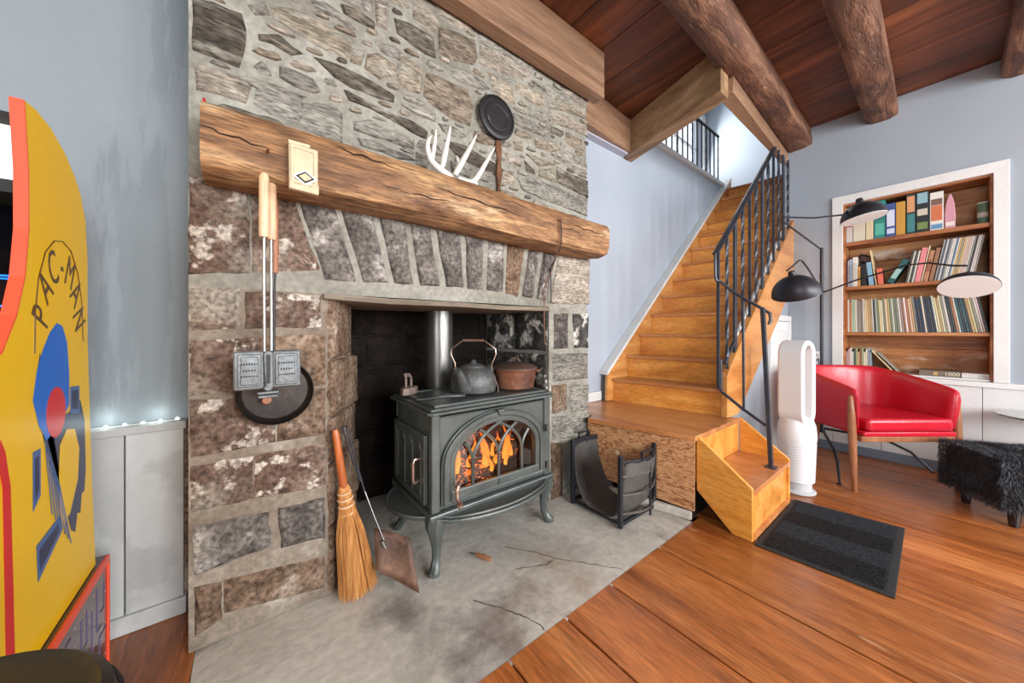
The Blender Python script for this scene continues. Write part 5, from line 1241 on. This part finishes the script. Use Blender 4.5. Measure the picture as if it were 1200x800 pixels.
# third shelf: long row of records
pal3 = [('orange',(206,112,62)),('pale green',(176,186,170)),('grey brown',(150,142,134)),('cream',(214,200,158)),('tan',(186,158,114)),('off white',(214,210,198)),('sage',(122,128,112)),('charcoal',(66,72,76)),('navy',(44,58,80)),('rust',(160,112,84)),('teal',(62,98,104))]
seq = [0,5,0,1,1,5,2,2,6,5,3,3,4,4,5,7,1,6,3,5,6,3,4,6,5,6,6,5,2,9,5,9,3,4,6,8,7,8,5,7,8,7,8,5,3,4,3,2,5,7,7,9,5,10,7,10,7,4,3,2,5,5,7]
y = .543; n = len(seq); L_ = .543+.176
wid = [rng.uniform(.8,1.2) for _ in seq]; sw = sum(wid)
for k, i in enumerate(seq):
    th = wid[k]/sw*(L_-.058); nm, c = pal3[i]
    c = tuple(max(0,min(255,int(q*rng.uniform(.95,1.04)))) for q in c)
    if c not in CM and len(CM) > 150: c = pal3[i][1]
    lean = -9.5*(k/(n-1))
    vol('record_sleeve', 'thin %s record sleeve, %s from the orange end of the third shelf row' % (nm, nth(k+1)), 'record', y, y-th, S3, rng.uniform(.262,.285), c, .195, lean=lean, group='records in the long row on the third shelf')
    y -= th+.0003+.275*R(9.5)/(n-1)
# bottom shelf
pal0 = [('pink',(190,156,152)),('pale',(214,208,198)),('dark green',(60,84,74)),('olive',(150,158,112)),('tan',(196,164,124)),('red brown',(150,90,70)),('cream',(218,210,180)),('grey blue',(140,152,160))]
y = .543
for k, i in enumerate((0,0,1,1,2,3,4,5,3,6,6,7,7)):
    th = .0115; nm, c = pal0[i]
    vol('book', 'slim %s book, %s from the pink end of the bottom shelf row' % (nm, nth(k+1)), 'book', y, y-th, S0, (.165,.185,.195)[k % 3], c, .16, group='slim books on the bottom shelf')
    y -= th+.0003
vol('notebook','cream notebook sloping against the slim books','notebook',.267,.257,S0,.215,(206,190,150),.17,lean=-36)
vol('notebook','grey notebook sloping behind the cream notebook','notebook',.240,.232,S0,.200,(150,146,132),.17,lean=-37)
b = thing('puzzle_box', 'flat brown puzzle box marked 1000 on the bottom shelf', 'puzzle box', (4.20,.035,S0))
MB().box(4.115,4.29,-.06,.135,S0+.0005,S0+.042).build('box_body', cmat((116,104,90)), b, smooth=False, bevel=.002)
text_mesh('1000', .036, lambda a,bb,d: (4.1145-d, -.022-a, S0+.020+bb), .0005).build('number_print', cmat((226,220,200)), b, smooth=False)
MB().box(4.1140,4.1152,.045,.065,S0+.008,S0+.032).build('emblem_print', cmat((196,160,96)), b, smooth=False)
b = thing('carton', 'flat white printed carton beside the puzzle box', 'carton', (4.2,-.12,S0))
MB().box(4.112,4.28,-.183,-.064,S0+.0005,S0+.036).build('box_body', cmat((212,210,206)), b, smooth=False, bevel=.002)
for k in range(4): MB().box(4.1112,4.1125,-.175+.002*k,-.135,S0+.007+.007*k,S0+.009+.007*k).build('print_line', cmat((150,148,146)), b, smooth=False)
# wall outlet
t = thing('wall_outlet', 'white wall outlet plate behind the floor lamp', 'outlet', (4.087,.73,.75))
MB().box(4.081,4.0885,.695,.765,.745,.86).build('plate', MT['plastic'], t, smooth=False, bevel=.003)
for z in (.775,.825): MB().box(4.077,4.0815,.714,.746,z-.014,z+.014).build('socket', MT['plasticgrey'], t, smooth=False, bevel=.002)

# ================================================================== red tub chair
RZ = -(R(90)-math.atan2(510,398))
ch = thing('tub_chair', 'red leather tub chair with tapered teak legs', 'chair', (3.530,.350,.001), RZ)
U = []
n = 36
for i in range(n+1):
    t = i/n*2-1                                   # -1 left arm tip .. 1 right arm tip
    a = abs(t); s = -1 if t < 0 else 1
    if a > .62: x = .318; y = .04-(a-.62)/.38*.29
    else:
        an_ = a/.62*math.pi/2; x = .318*math.sin(an_)**.8; y = .04+.27*math.cos(an_)**.8
    U.append((s*x, y))
rows = []
for i, (x, y) in enumerate(U):
    q = (y+.25)/.56
    zt = .655+.115*max(0,min(1,q*1.15))**.8
    d = Vector((x*.9, y+.02, 0)); d = d.normalized() if d.length > 1e-6 else Vector((0,1,0))
    base = Vector((x, y, 0))
    P = [(-.040,.40),(-.030,.56),(-.016,zt-.025),(-.006,zt-.004),(.008,zt+.002),(.024,zt-.006),(.032,zt-.03),(.022,.52),(.0,.385),(-.012,.362),(-.036,.37)]
    rows.append([tuple(base + d*a*1.0 + Vector((0,0,z))) for a, z in P])
    rows[-1].append(rows[-1][0])
mb = MB().surf(rows); mb.f.append(tuple(range(11))); k0 = n*12; mb.f.append(tuple(k0+q for q in range(11)))
shell = mb.build('shell', MT['red'], ch, local=True, ang=60, sub=1)
seat = [(-.276,-.268),(.276,-.268),(.280,.04)]+[(.280*math.cos(R(a)),.04+.215*math.sin(R(a))) for a in range(15,166,15)]+[(-.280,.04)]
MB().prism(seat, FXY, .395, .478).build('seat_cushion', MT['red'], ch, local=True, bevel=.022, seg=4, ang=50)
MB().prism([(-.298,-.262),(.298,-.262),(.298,.04),(.2,.2),(0,.27),(-.2,.2),(-.298,.04)], FXY, .362, .395).build('seat_base', MT['red'], ch, local=True, bevel=.008, ang=50)
MB().box(-.305,.305,-.250,-.215,.325,.362).box(-.015,.015,-.215,.22,.325,.362).box(-.20,.20,.20,.235,.325,.362).build('apron', MT['walnut'], ch, local=True, smooth=False, bevel=.005)
for s in (-1,1):
    MB().tube([(s*.335,-.236,.0),(s*.340,-.232,.18),(s*.344,-.228,.36),(s*.346,-.224,.50),(s*.346,-.220,.615),(s*.345,-.220,.625)], [.0125,.0185,.0215,.020,.014,.006], n=14).build('leg', MT['walnut'], ch, local=True)
    MB().tube([(s*.150,.275,.0),(s*.150,.255,.18),(s*.150,.235,.34),(s*.15,.225,.372)], [.0115,.015,.018,.018], n=12).build('leg', MT['walnut'], ch, local=True)

# ================================================================== fur ottoman
ot = thing('fur_ottoman', 'low ottoman covered in long black fur on stubby black legs', 'ottoman', (3.485,-.358,.001), R(-56.5))
r4 = random.Random(9)
HL, HD, Z0, Z1 = .345, .195, .10, .365
rows = []
def superq(a, b, e=.28):
    f_ = lambda v: math.copysign(abs(v)**e, v)
    return (HL*f_(math.cos(b))*f_(math.cos(a)), HD*f_(math.cos(b))*f_(math.sin(a)), (Z0+Z1)/2+(Z1-Z0)/2*f_(math.sin(b)))
for i in range(13):
    b_ = -math.pi/2+math.pi*i/12
    rows.append([superq(2*math.pi*j/36, b_) for j in range(37)])
MB().surf(rows).build('cushion', MT['furbase'], ot, local=True)
mb = MB()
def rnd_pt():
    f_ = r4.random()
    if f_ < .36: p = Vector((r4.uniform(-HL,HL), r4.uniform(-HD,HD), Z1)); nrm = Vector((0,0,1))
    elif f_ < .78: p = Vector((r4.uniform(-HL,HL), -HD, r4.uniform(Z0,Z1))); nrm = Vector((0,-1,0))
    elif f_ < .95: p = Vector((-HL, r4.uniform(-HD,HD), r4.uniform(Z0,Z1))); nrm = Vector((-1,0,0))
    else: p = Vector((r4.uniform(-HL,HL), HD, r4.uniform(Z0,Z1))); nrm = Vector((0,1,0))
    return p, nrm
for i in range(52000):
    p, nrm = rnd_pt(); L_ = r4.uniform(.018,.036)
    fl = Vector((noise.noise(p*9)*.9, noise.noise(p*9+Vector((5,1,2)))*.9, -.75 if nrm.z < .5 else -.05)) + Vector((r4.uniform(-.3,.3), r4.uniform(-.3,.3), r4.uniform(-.2,.2)))
    d1 = (nrm*.75+fl*.6).normalized(); d2 = (nrm*.15+fl).normalized()
    p = p-nrm*.012
    a = p+d1*L_*.5; b = a+d2*L_*.6
    if b.z < .035: b.z = .035
    sd_ = d1.cross(Vector((r4.uniform(-1,1),r4.uniform(-1,1),r4.uniform(-1,1)))).normalized()*.0008
    mb.add([p-sd_, p+sd_, a+sd_*.8, a-sd_*.8, b], [(0,1,2,3),(3,2,4)])
me = bpy.data.meshes.new('fur'); me.from_pydata(mb.v, [], mb.f); me.materials.append(MT['furblack'])
o = bpy.data.objects.new('fur', me); COL.objects.link(o); o.parent = ot; o['kind'] = 'stuff'
for x, y in ((-.255,-.135),(-.255,.135),(.255,-.135),(.255,.135)):
    MB().lathe([(0,0),(.017,0),(.021,.03),(.026,.12),(0,.12)], (x,y,0), 16).build('leg', MT['blackgloss'], ot, local=True)
# glass side table at the frame edge
gt = thing('side_table', 'round clear glass side table by the white wainscot', 'table', (3.82,-.42,.001))
MT['clear'] = bpy.data.materials.new('clear glass'); MT['clear'].use_nodes = True
b_ = MT['clear'].node_tree.nodes['Principled BSDF']; b_.inputs['Transmission Weight'].default_value = .95; b_.inputs['Roughness'].default_value = .03; b_.inputs['Base Color'].default_value = (.86,.93,.92,1)
MB().lathe([(0,.514),(.232,.514),(.238,.519),(.232,.524),(0,.524)], gt.location, 48).build('glass_top', MT['clear'], gt)
MB().lathe([(0,0),(.09,0),(.09,.008),(.02,.014),(.014,.03),(.014,.49),(.05,.508),(.05,.514),(0,.514)], (3.955,-.565,.001), 28).build('pedestal', MT['chrome'], gt)

# ================================================================== floor lamp
fl = thing('floor_lamp', 'black floor lamp with three arms and shell shaped shades beside the bookcase', 'lamp', (3.949,.673,.001))
px_, py_ = 3.949, .673
MB().tube([(px_,py_,.18),(px_,py_,1.20),(px_,py_,1.77)], .0125, n=12).build('pole', MT['lampblack'], fl)
MB().lathe([(0,.16),(.022,.165),(.024,.20),(.012,.225),(0,.23)], (px_,py_,0), 16).build('hub', MT['lampblack'], fl)
for P in ([(px_,py_,.20),(3.70,.60,.185),(3.42,.515,.17),(3.28,.475,.12),(3.21,.457,.03),(3.192,.452,.001)],
          [(px_,py_,.20),(3.965,.50,.195),(3.985,.28,.175),(3.995,.17,.12),(4.0,.09,.03),(4.0,.065,.001)],
          [(px_,py_,.20),(3.985,.75,.15),(4.005,.80,.05),(4.01,.815,.001)]):
    lg_ = MB().tube(P, [.010,.0105,.010,.009,.008,.007], n=8) if len(P) == 6 else MB().tube(P, .009, n=8)
    o = lg_.build('leg', MT['lampblack'], fl)
    MB().lathe([(0,0),(.013,0),(.013,.006),(0,.008)], P[-1], 10).build('foot', MT['rubber'], o)
def shade(apexdir, pos, rim, hgt, name):
    """shell shade: rim centre at pos, apexdir points from rim to apex"""
    m_ = Vector(apexdir).to_track_quat('Z','Y').to_matrix()
    prof = [(rim,0),(rim*.97,hgt*.22),(rim*.86,hgt*.48),(rim*.66,hgt*.72),(rim*.42,hgt*.88),(rim*.22,hgt*.96),(.020,hgt)]
    o = MB().lathe(prof+[(0,hgt+.001)], pos, 32, m_, 1, .82).build(name, MT['lampblack'], fl)
    MB().lathe([(r_*.985, z-.002) for r_, z in prof]+[(0,hgt-.002)], pos, 32, m_, 1, .82).build('shade_lining', MT['lampwhite'], o)
    MB().lathe([(.020,hgt-.002),(.021,hgt+.018),(.016,hgt+.030),(0,hgt+.033)], pos, 16, m_).build('shade_knob', MT['lampblack'], o)
    return o
rt = Vector((.788,-.615,0)); fw = Vector((.615,.788,0)); up = Vector((0,0,1))
c1 = Vector((3.578,.379,1.872)); shade(up*1.0+rt*-.12-fw*-.10, c1, .155, .125, 'shade')
c2 = Vector((2.935,.630,1.295)); shade(up*.85+rt*-.42-fw*.28, c2, .138, .14, 'shade')
c3 = Vector((3.597,-.08,1.325)); shade(Vector((.62,-.01,.78)), c3, .125, .092, 'shade')
MB().tube([(px_,py_,1.77),(3.95,.68,1.76),(3.046,.735,1.842),(3.03,.725,1.862),(3.25,.60,1.868),(3.46,.47,1.90),(3.545,.41,1.985)], .0062, n=8).build('upper_arm', MT['lampblack'], fl)
MB().tube([(px_,py_,1.377),(3.72,.672,1.46),(3.45,.67,1.535),(3.286,.67,1.572),(3.20,.672,1.565),(3.03,.672,1.50),(2.885,.668,1.455)], .0062, n=8).build('left_arm', MT['lampblack'], fl)
MB().tube([(px_,py_,1.377),(3.90,.45,1.46),(3.826,.185,1.53),(3.70,.08,1.515),(3.61,-.02,1.47),(3.605,-.08,1.46)], .0062, n=8).build('right_arm', MT['lampblack'], fl)
for z in (1.377,1.52): MB().lathe([(0,-.022),(.015,-.022),(.015,.022),(0,.022)], (px_,py_,z), 12).build('joint', MT['lampblack'], fl)
P = [(4.07,.73,.78),(4.04,.71,.80),(4.0,.70,.76),(3.99,.69,.60),(4.01,.70,.45),(3.97,.69,.36),(3.98,.72,.25),(4.0,.75,.10),(3.95,.78,.012),(3.86,.76,.010),(3.80,.70,.010)]
cdp = tag(MB().tube(P, .004, n=6).build('power_cord', MT['cord']), 'black power cord hanging from the wall outlet to the floor', 'cord')
sw_ = MB().lathe([(0,-.02),(.012,-.018),(.014,0),(.012,.018),(0,.02)], (3.972,.692,.38), 12).build('inline_switch', MT['cord'], cdp)

# ================================================================== tower air purifier
pu = thing('tower_purifier', 'white bladeless tower fan with a perforated base beside the step', 'air purifier', (2.862,.612,.001), RZ)
MB().lathe([(0,0),(.098,0),(.100,.006),(.094,.012),(.078,.016),(.078,.07),(0,.07)], (0,0,0), 36).build('foot_plate', MT['plasticgrey'], pu, local=True)
MB().lathe([(.088,.070),(.092,.074),(.100,.33),(.102,.345),(.0,.345)], (0,0,0), 40).build('base_drum', MT['plastic'], pu, local=True)
mb = MB()
for j in range(13):
    for i in range(20):
        a = R(180+18+ (144)*i/19 + (3.8 if j % 2 else 0)); z = .09+.018*j; r_ = .0905+.0105*(z-.07)/.26
        mb.obox((r_*math.cos(a), r_*math.sin(a), z), (.008,.003,.0032), rot3('Z', math.degrees(a)+90))
mb.build('vent_slots', MT['plasticgrey'], pu, local=True, smooth=False)
MB().lathe([(.102,.345),(.103,.36),(.098,.43),(.085,.47),(.05,.485),(0,.487)], (0,0,0), 36).build('collar', MT['plastic'], pu, local=True)
lr = rot3('Z', 29)
def stad(hw, z0, z1):
    return [(hw*math.cos(R(a)), z1-hw+hw*math.sin(R(a))) for a in range(0,181,12)]+[(hw*math.cos(R(a)), z0+hw+hw*math.sin(R(a))) for a in range(180,361,12)]
LF = lambda a, b, d: tuple(lr @ Vector((a, d, b)))
A = stad(.095,.43,.985); B = stad(.062,.463,.952)
MB().ring(A, B, LF, -.07, .07).build('air_loop', MT['plastic'], pu, local=True, bevel=.012, seg=3, ang=40)

# ================================================================== door mat
dm_ = thing('door_mat', 'black ribbed rectangular doormat in front of the step', 'mat', (2.34,.357,.0005))
mp_ = [(1.954,.582),(1.993,.125),(2.739,.137),(2.673,.584)]
MB().prism(mp_, FXY, .0008, .006).build('rubber_backing', MT['rubber'], dm_, smooth=False, bevel=.002)
def bil(u, v): 
    a = Vector(mp_[0]).lerp(Vector(mp_[3]), u); b = Vector(mp_[1]).lerp(Vector(mp_[2]), u); return a.lerp(b, v)
e = .035
MB().prism([tuple(bil(*q)) for q in ((e,e*1.6),(1-e,e*1.6),(1-e,1-e*1.6),(e,1-e*1.6))], FXY, .006, .0085).build('carpet_field', MT['mat'], dm_, smooth=False)
mb = MB()
for k in range(-24,60):                             # diagonal ribs that change direction in bands
    for band in range(4):
        u0, u1 = e+.01+band*(1-2*e-.02)/4, e+.01+(band+1)*(1-2*e-.02)/4
        s = 1 if band % 2 else -1
        v0 = k*.034; v1 = v0+s*.26
        a0, a1, b0_, b1_ = u0, u1, v0, v1
        lo_, hi_ = .065, .935
        if max(b0_,b1_) < lo_ or min(b0_,b1_) > hi_: continue
        t0, t1 = 0, 1
        for lim, sg_ in ((lo_,1),(hi_,-1)):
            if sg_*(b0_-lim) < 0 and sg_*(b1_-lim) > 0: t0 = max(t0,(lim-b0_)/(b1_-b0_))
            elif sg_*(b0_-lim) > 0 and sg_*(b1_-lim) < 0: t1 = min(t1,(lim-b0_)/(b1_-b0_))
        if t1-t0 < .05: continue
        p = bil(a0+(a1-a0)*t0, b0_+(b1_-b0_)*t0); q = bil(a0+(a1-a0)*t1, b0_+(b1_-b0_)*t1)
        mb.tube([(p.x,p.y,.009),(q.x,q.y,.0085)], .003, n=4, cap=False)
o = mb.build('ribs', MT['mat'], dm_, smooth=False); o['kind'] = 'stuff'

# ================================================================== arcade cabinet on a riser
ac = thing('arcade_cabinet', 'yellow upright arcade cabinet with orange edge trim', 'arcade cabinet', (-.59,1.3,.342))
side = [(1.165,1.522),(1.215,1.527),(1.285,1.52),(1.36,1.495),(1.42,1.46),(1.465,1.42),(1.50,1.356),(1.515,1.25),(1.515,1.02),(1.55,.615),(1.58,.345),(.98,.345),(.965,.55),(.95,.80),(.80,.86),(.77,.90),(.80,.935),(.94,.955),(1.03,.98),(1.085,1.01),(1.135,1.08),(1.167,1.16),(1.183,1.26),(1.182,1.38)]
for x0, x1 in ((-.378,-.360),(-.82,-.802)):
    o = MB().prism(side, FYZ, x0, x1).build('side_panel', MT['yellow'], ac, smooth=False)
    fe = side[16:]+side[:1]
    tr_ = [(x0+.009 if False else (x0+x1)/2, a, b) for a, b in fe]
    MB().tube([(t_[0],t_[1]-.001,t_[2]) for t_ in tr_], .0105, n=4, flat=(1.27,.3), up=(1,0,0)).build('edge_trim', MT['orange'], o, smooth=False)
MB().prism([(1.195,1.36),(1.21,1.50),(1.23,1.50),(1.23,1.36)], FYZ, -.802, -.378).build('marquee', MT['marquee'], ac, smooth=False)
MB().prism([(1.19,1.50),(1.46,1.40),(1.46,1.385),(1.19,1.485)], FYZ, -.802, -.378).build('top_cover', MT['castdark'], ac, smooth=False)
MB().box(-.802,-.378,1.47,1.49,.36,1.41).build('back_panel', MT['castdark'], ac, smooth=False)
MB().prism([(1.19,1.335),(1.185,1.36),(1.33,1.36),(1.335,1.335)], FYZ, -.802, -.378).build('speaker_grille', MT['castdark'], ac, smooth=False)
bz = [(1.32,1.335),(1.19,1.0)]
BZ = lambda a, b, d: (a, bz[0][0]+(bz[1][0]-bz[0][0])*b - d*.93, bz[0][1]+(bz[1][1]-bz[0][1])*b + d*.36)   # along slope b 0..1
scr = MB().prism([(-.802,0),(-.378,0),(-.378,1),(-.802,1)], BZ, -.012, 0).build('bezel', MT['screen'], ac, smooth=False)
for k, P in enumerate(([(-.45,.52),(-.40,.52),(-.40,.66),(-.39,.66)], [(-.45,.50),(-.392,.50),(-.392,.60)], [(-.47,.70),(-.385,.70)], [(-.43,.54),(-.43,.66),(-.47,.66)])):
    MB().tube([BZ(a,b,.002) for a, b in P], .0024, n=6).build('maze_line', MT['neon'], scr)
MB().prism([(-.52,.74),(-.384,.74),(-.384,.96),(-.52,.96)], BZ, .0, .0015).build('instruction_card', MT['card'], scr, smooth=False)
for b in (.80,.84,.90): MB().prism([(-.50,b),(-.40,b),(-.40,b+.012),(-.50,b+.012)], BZ, .0015, .002).build('card_line', MT['blueprint'], scr, smooth=False)
MB().prism([(1.19,1.0),(.80,.925),(.80,.90),(1.19,.975)], FYZ, -.802, -.378).build('control_deck', MT['castdark'], ac, smooth=False)
MB().prism([(.97,.36),(.955,.80),(.80,.86),(.80,.90),(.99,.86),(.99,.36)], FYZ, -.802, -.378).build('front_panel', MT['yellow'], ac, smooth=False)
# flat print on the right side (plain shapes; the lettering follows an arch)
PS = lambda d0: (lambda a, b, d: (-.360+d0+d, a, b))
sp0 = [c_ for c_ in ac.children if c_.name.startswith('side_panel')][0]
def decal(P, m_, k, nm): MB().prism(P, PS(.0003*k), 0, .0003).build(nm, MT[m_], sp0, smooth=False)
decal([(1.078,.848),(1.094,.82),(1.112,.749),(1.122,.55),(1.130,.346),(1.098,.346),(1.092,.55),(1.084,.758),(1.066,.82)], 'stripe', 1, 'red_stripe')
decal([(1.205,.92),(1.23,1.0),(1.235,.93),(1.250,.80),(1.30,.70),(1.36,.61),(1.40,.53),(1.425,.515),(1.44,.56),(1.46,.55),(1.47,.60),(1.49,.60),(1.50,.66),(1.49,.80),(1.46,.86),(1.38,.84),(1.26,.84)], 'navy', 1, 'shadow_print')
decal([(1.198,.90),(1.215,.96),(1.244,1.008),(1.277,1.045),(1.313,1.068),(1.345,1.06),(1.372,1.02),(1.385,.94),(1.385,.86),(1.33,.82),(1.26,.80),(1.225,.84)], 'blueprint', 2, 'blue_shape')
decal(arc(1.31,.855,.052,.06,0,360,22)[:-1], 'stripe', 3, 'red_oval')
decal([(1.33,.77),(1.37,.80),(1.42,.79),(1.45,.73),(1.44,.65),(1.39,.58),(1.345,.57),(1.33,.62),(1.325,.70)], 'yellow', 3, 'yellow_shape')
decal([(1.198,.79),(1.232,.79),(1.232,.686),(1.198,.663)], 'navymid', 2, 'maze_block'); decal([(1.206,.775),(1.224,.775),(1.224,.70),(1.206,.685)], 'navy', 3, 'maze_core')
decal([(1.213,.583),(1.332,.60),(1.341,.555),(1.22,.50)], 'navymid', 2, 'maze_block'); decal([(1.225,.568),(1.32,.583),(1.325,.562),(1.23,.522)], 'navy', 3, 'maze_core')
decal([(1.392,.905),(1.452,.90),(1.452,.825),(1.392,.835)], 'navymid', 2, 'maze_block'); decal([(1.402,.893),(1.442,.889),(1.442,.838),(1.402,.846)], 'navy', 3, 'maze_core')
for k in range(7): decal([(1.25+.012*k,.80-.02*k),(1.254+.012*k,.80-.02*k),(1.29+.018*k,.62-.02*k),(1.285+.018*k,.62-.02*k)], 'navymid', 4, 'stripe_print')
arch_o = [(1.205,1.00),(1.208,1.09),(1.222,1.165),(1.255,1.228),(1.30,1.262),(1.345,1.27),(1.395,1.255),(1.44,1.205),(1.468,1.13),(1.478,1.02)]
MB().tube([PS(.0006)(a,b,0) for a, b in arch_o], .0014, n=4).build('arch_outline', MT['maroon'], sp0, smooth=False)
arch_i = [(1.262,1.00),(1.268,1.08),(1.285,1.13),(1.312,1.165),(1.345,1.175),(1.378,1.165),(1.402,1.13),(1.418,1.08),(1.424,1.01)]
for ch_, a in zip('PAC-MAN', (168,142,116,90,64,38,12)):
    rx, rz_ = .108, .165; cy_, cz_ = 1.343, 1.045
    oy, oz = cy_+rx*math.cos(R(a)), cz_+rz_*math.sin(R(a)); th = R(a-90)*.85
    ca, sa = math.cos(th), math.sin(th)
    k1 = .62 if ch_ != '-' else .5
    fr = lambda p, q, d, oy=oy, oz=oz, ca=ca, sa=sa, k1=k1: (-.3594+d, oy+(p*k1*ca-q*1.0*sa), oz+(p*k1*sa+q*1.0*ca))
    text_mesh(ch_, .115, fr, .0003).build('letter', MT['maroon'], sp0, smooth=False)
    fr2 = lambda p, q, d, oy=oy, oz=oz, ca=ca, sa=sa, k1=k1: (-.3590+d, oy+(p*k1*.72*ca-q*.86*sa), oz+(p*k1*.72*sa+q*.86*ca))
ri = thing('arcade_riser', 'dark maze printed riser box under the arcade cabinet', 'riser', (-.585,1.3,.001))
MB().box(-.822,-.348,.97,1.635,.003,.341).build('box_body', MT['maze'], ri, smooth=False)
MB().box(-.352,-.343,.968,1.637,.318,.342).build('edge_trim', MT['orange'], ri, smooth=False, bevel=.002)
MB().box(-.350,-.343,1.630,1.638,.003,.320).build('corner_trim', MT['orange'], ri, smooth=False, bevel=.001)
RS = lambda a, b, d: (-.348+d, a, b)
for P in ([(1.60,.28),(1.60,.20),(1.57,.20)], [(1.54,.29),(1.54,.16),(1.57,.16)], [(1.50,.25),(1.50,.12)], [(1.46,.28),(1.46,.19),(1.42,.19),(1.42,.28)], [(1.62,.13),(1.56,.13),(1.56,.06)], [(1.45,.14),(1.38,.14),(1.38,.05)], [(1.35,.28),(1.30,.28),(1.30,.12)], [(1.24,.28),(1.24,.06)], [(1.18,.28),(1.12,.28),(1.12,.1)]):
    MB().tube([RS(a,b,.0004) for a, b in P], .0016, n=4).build('maze_line', MT['mazeline'], ri, smooth=False)
db = None
for j in range(6):
    for i in range(15):
        if (i*3+j*2) % 4 == 0: continue
        y, z = 1.615-.034*i, .285-.048*j
        if db is None: db = MB().lathe([(0,.0008),(.0028,.0008),(.0028,-.0005),(0,-.0005)], RS(y,z,0), 8, rot3('Y',90)).build('dot', MT['dot'], ri, center=True, smooth=False)
        else: share(db, 'dot', (-.348+.585+.0001, y-1.3, z-.001), ri)
# stool
so_ = thing('bar_stool', 'round black padded stool beside the arcade cabinet', 'stool', (-.265,.535,.001))
c = so_.location
MB().lathe([(0,.612),(.142,.612),(.152,.620),(.157,.642),(.153,.664),(.144,.672),(.134,.668),(.08,.673),(0,.675)], c, 44).build('seat_pad', pmat('black vinyl', [(.3,(26,26,26)),(.7,(36,36,35))], ns=5, rough=.35, bump=.05, bs=90, rnd=0, fine=.05), so_)
MB().tube([(c.x+.155*math.cos(R(a)), c.y+.155*math.sin(R(a)), .644) for a in range(0,361,10)], .007, n=8).build('seat_band', MT['rubber'], so_)
for k in range(4):
    a = R(45+90*k); MB().tube([(c.x+.11*math.cos(a),c.y+.11*math.sin(a),.613),(c.x+.15*math.cos(a),c.y+.15*math.sin(a),.0)], .011, n=10).build('leg', MT['iron'], so_)
MB().tube([(c.x+.137*math.cos(R(a)), c.y+.137*math.sin(R(a)), .2) for a in range(0,361,15)], .007, n=8).build('foot_ring', MT['iron'], so_)
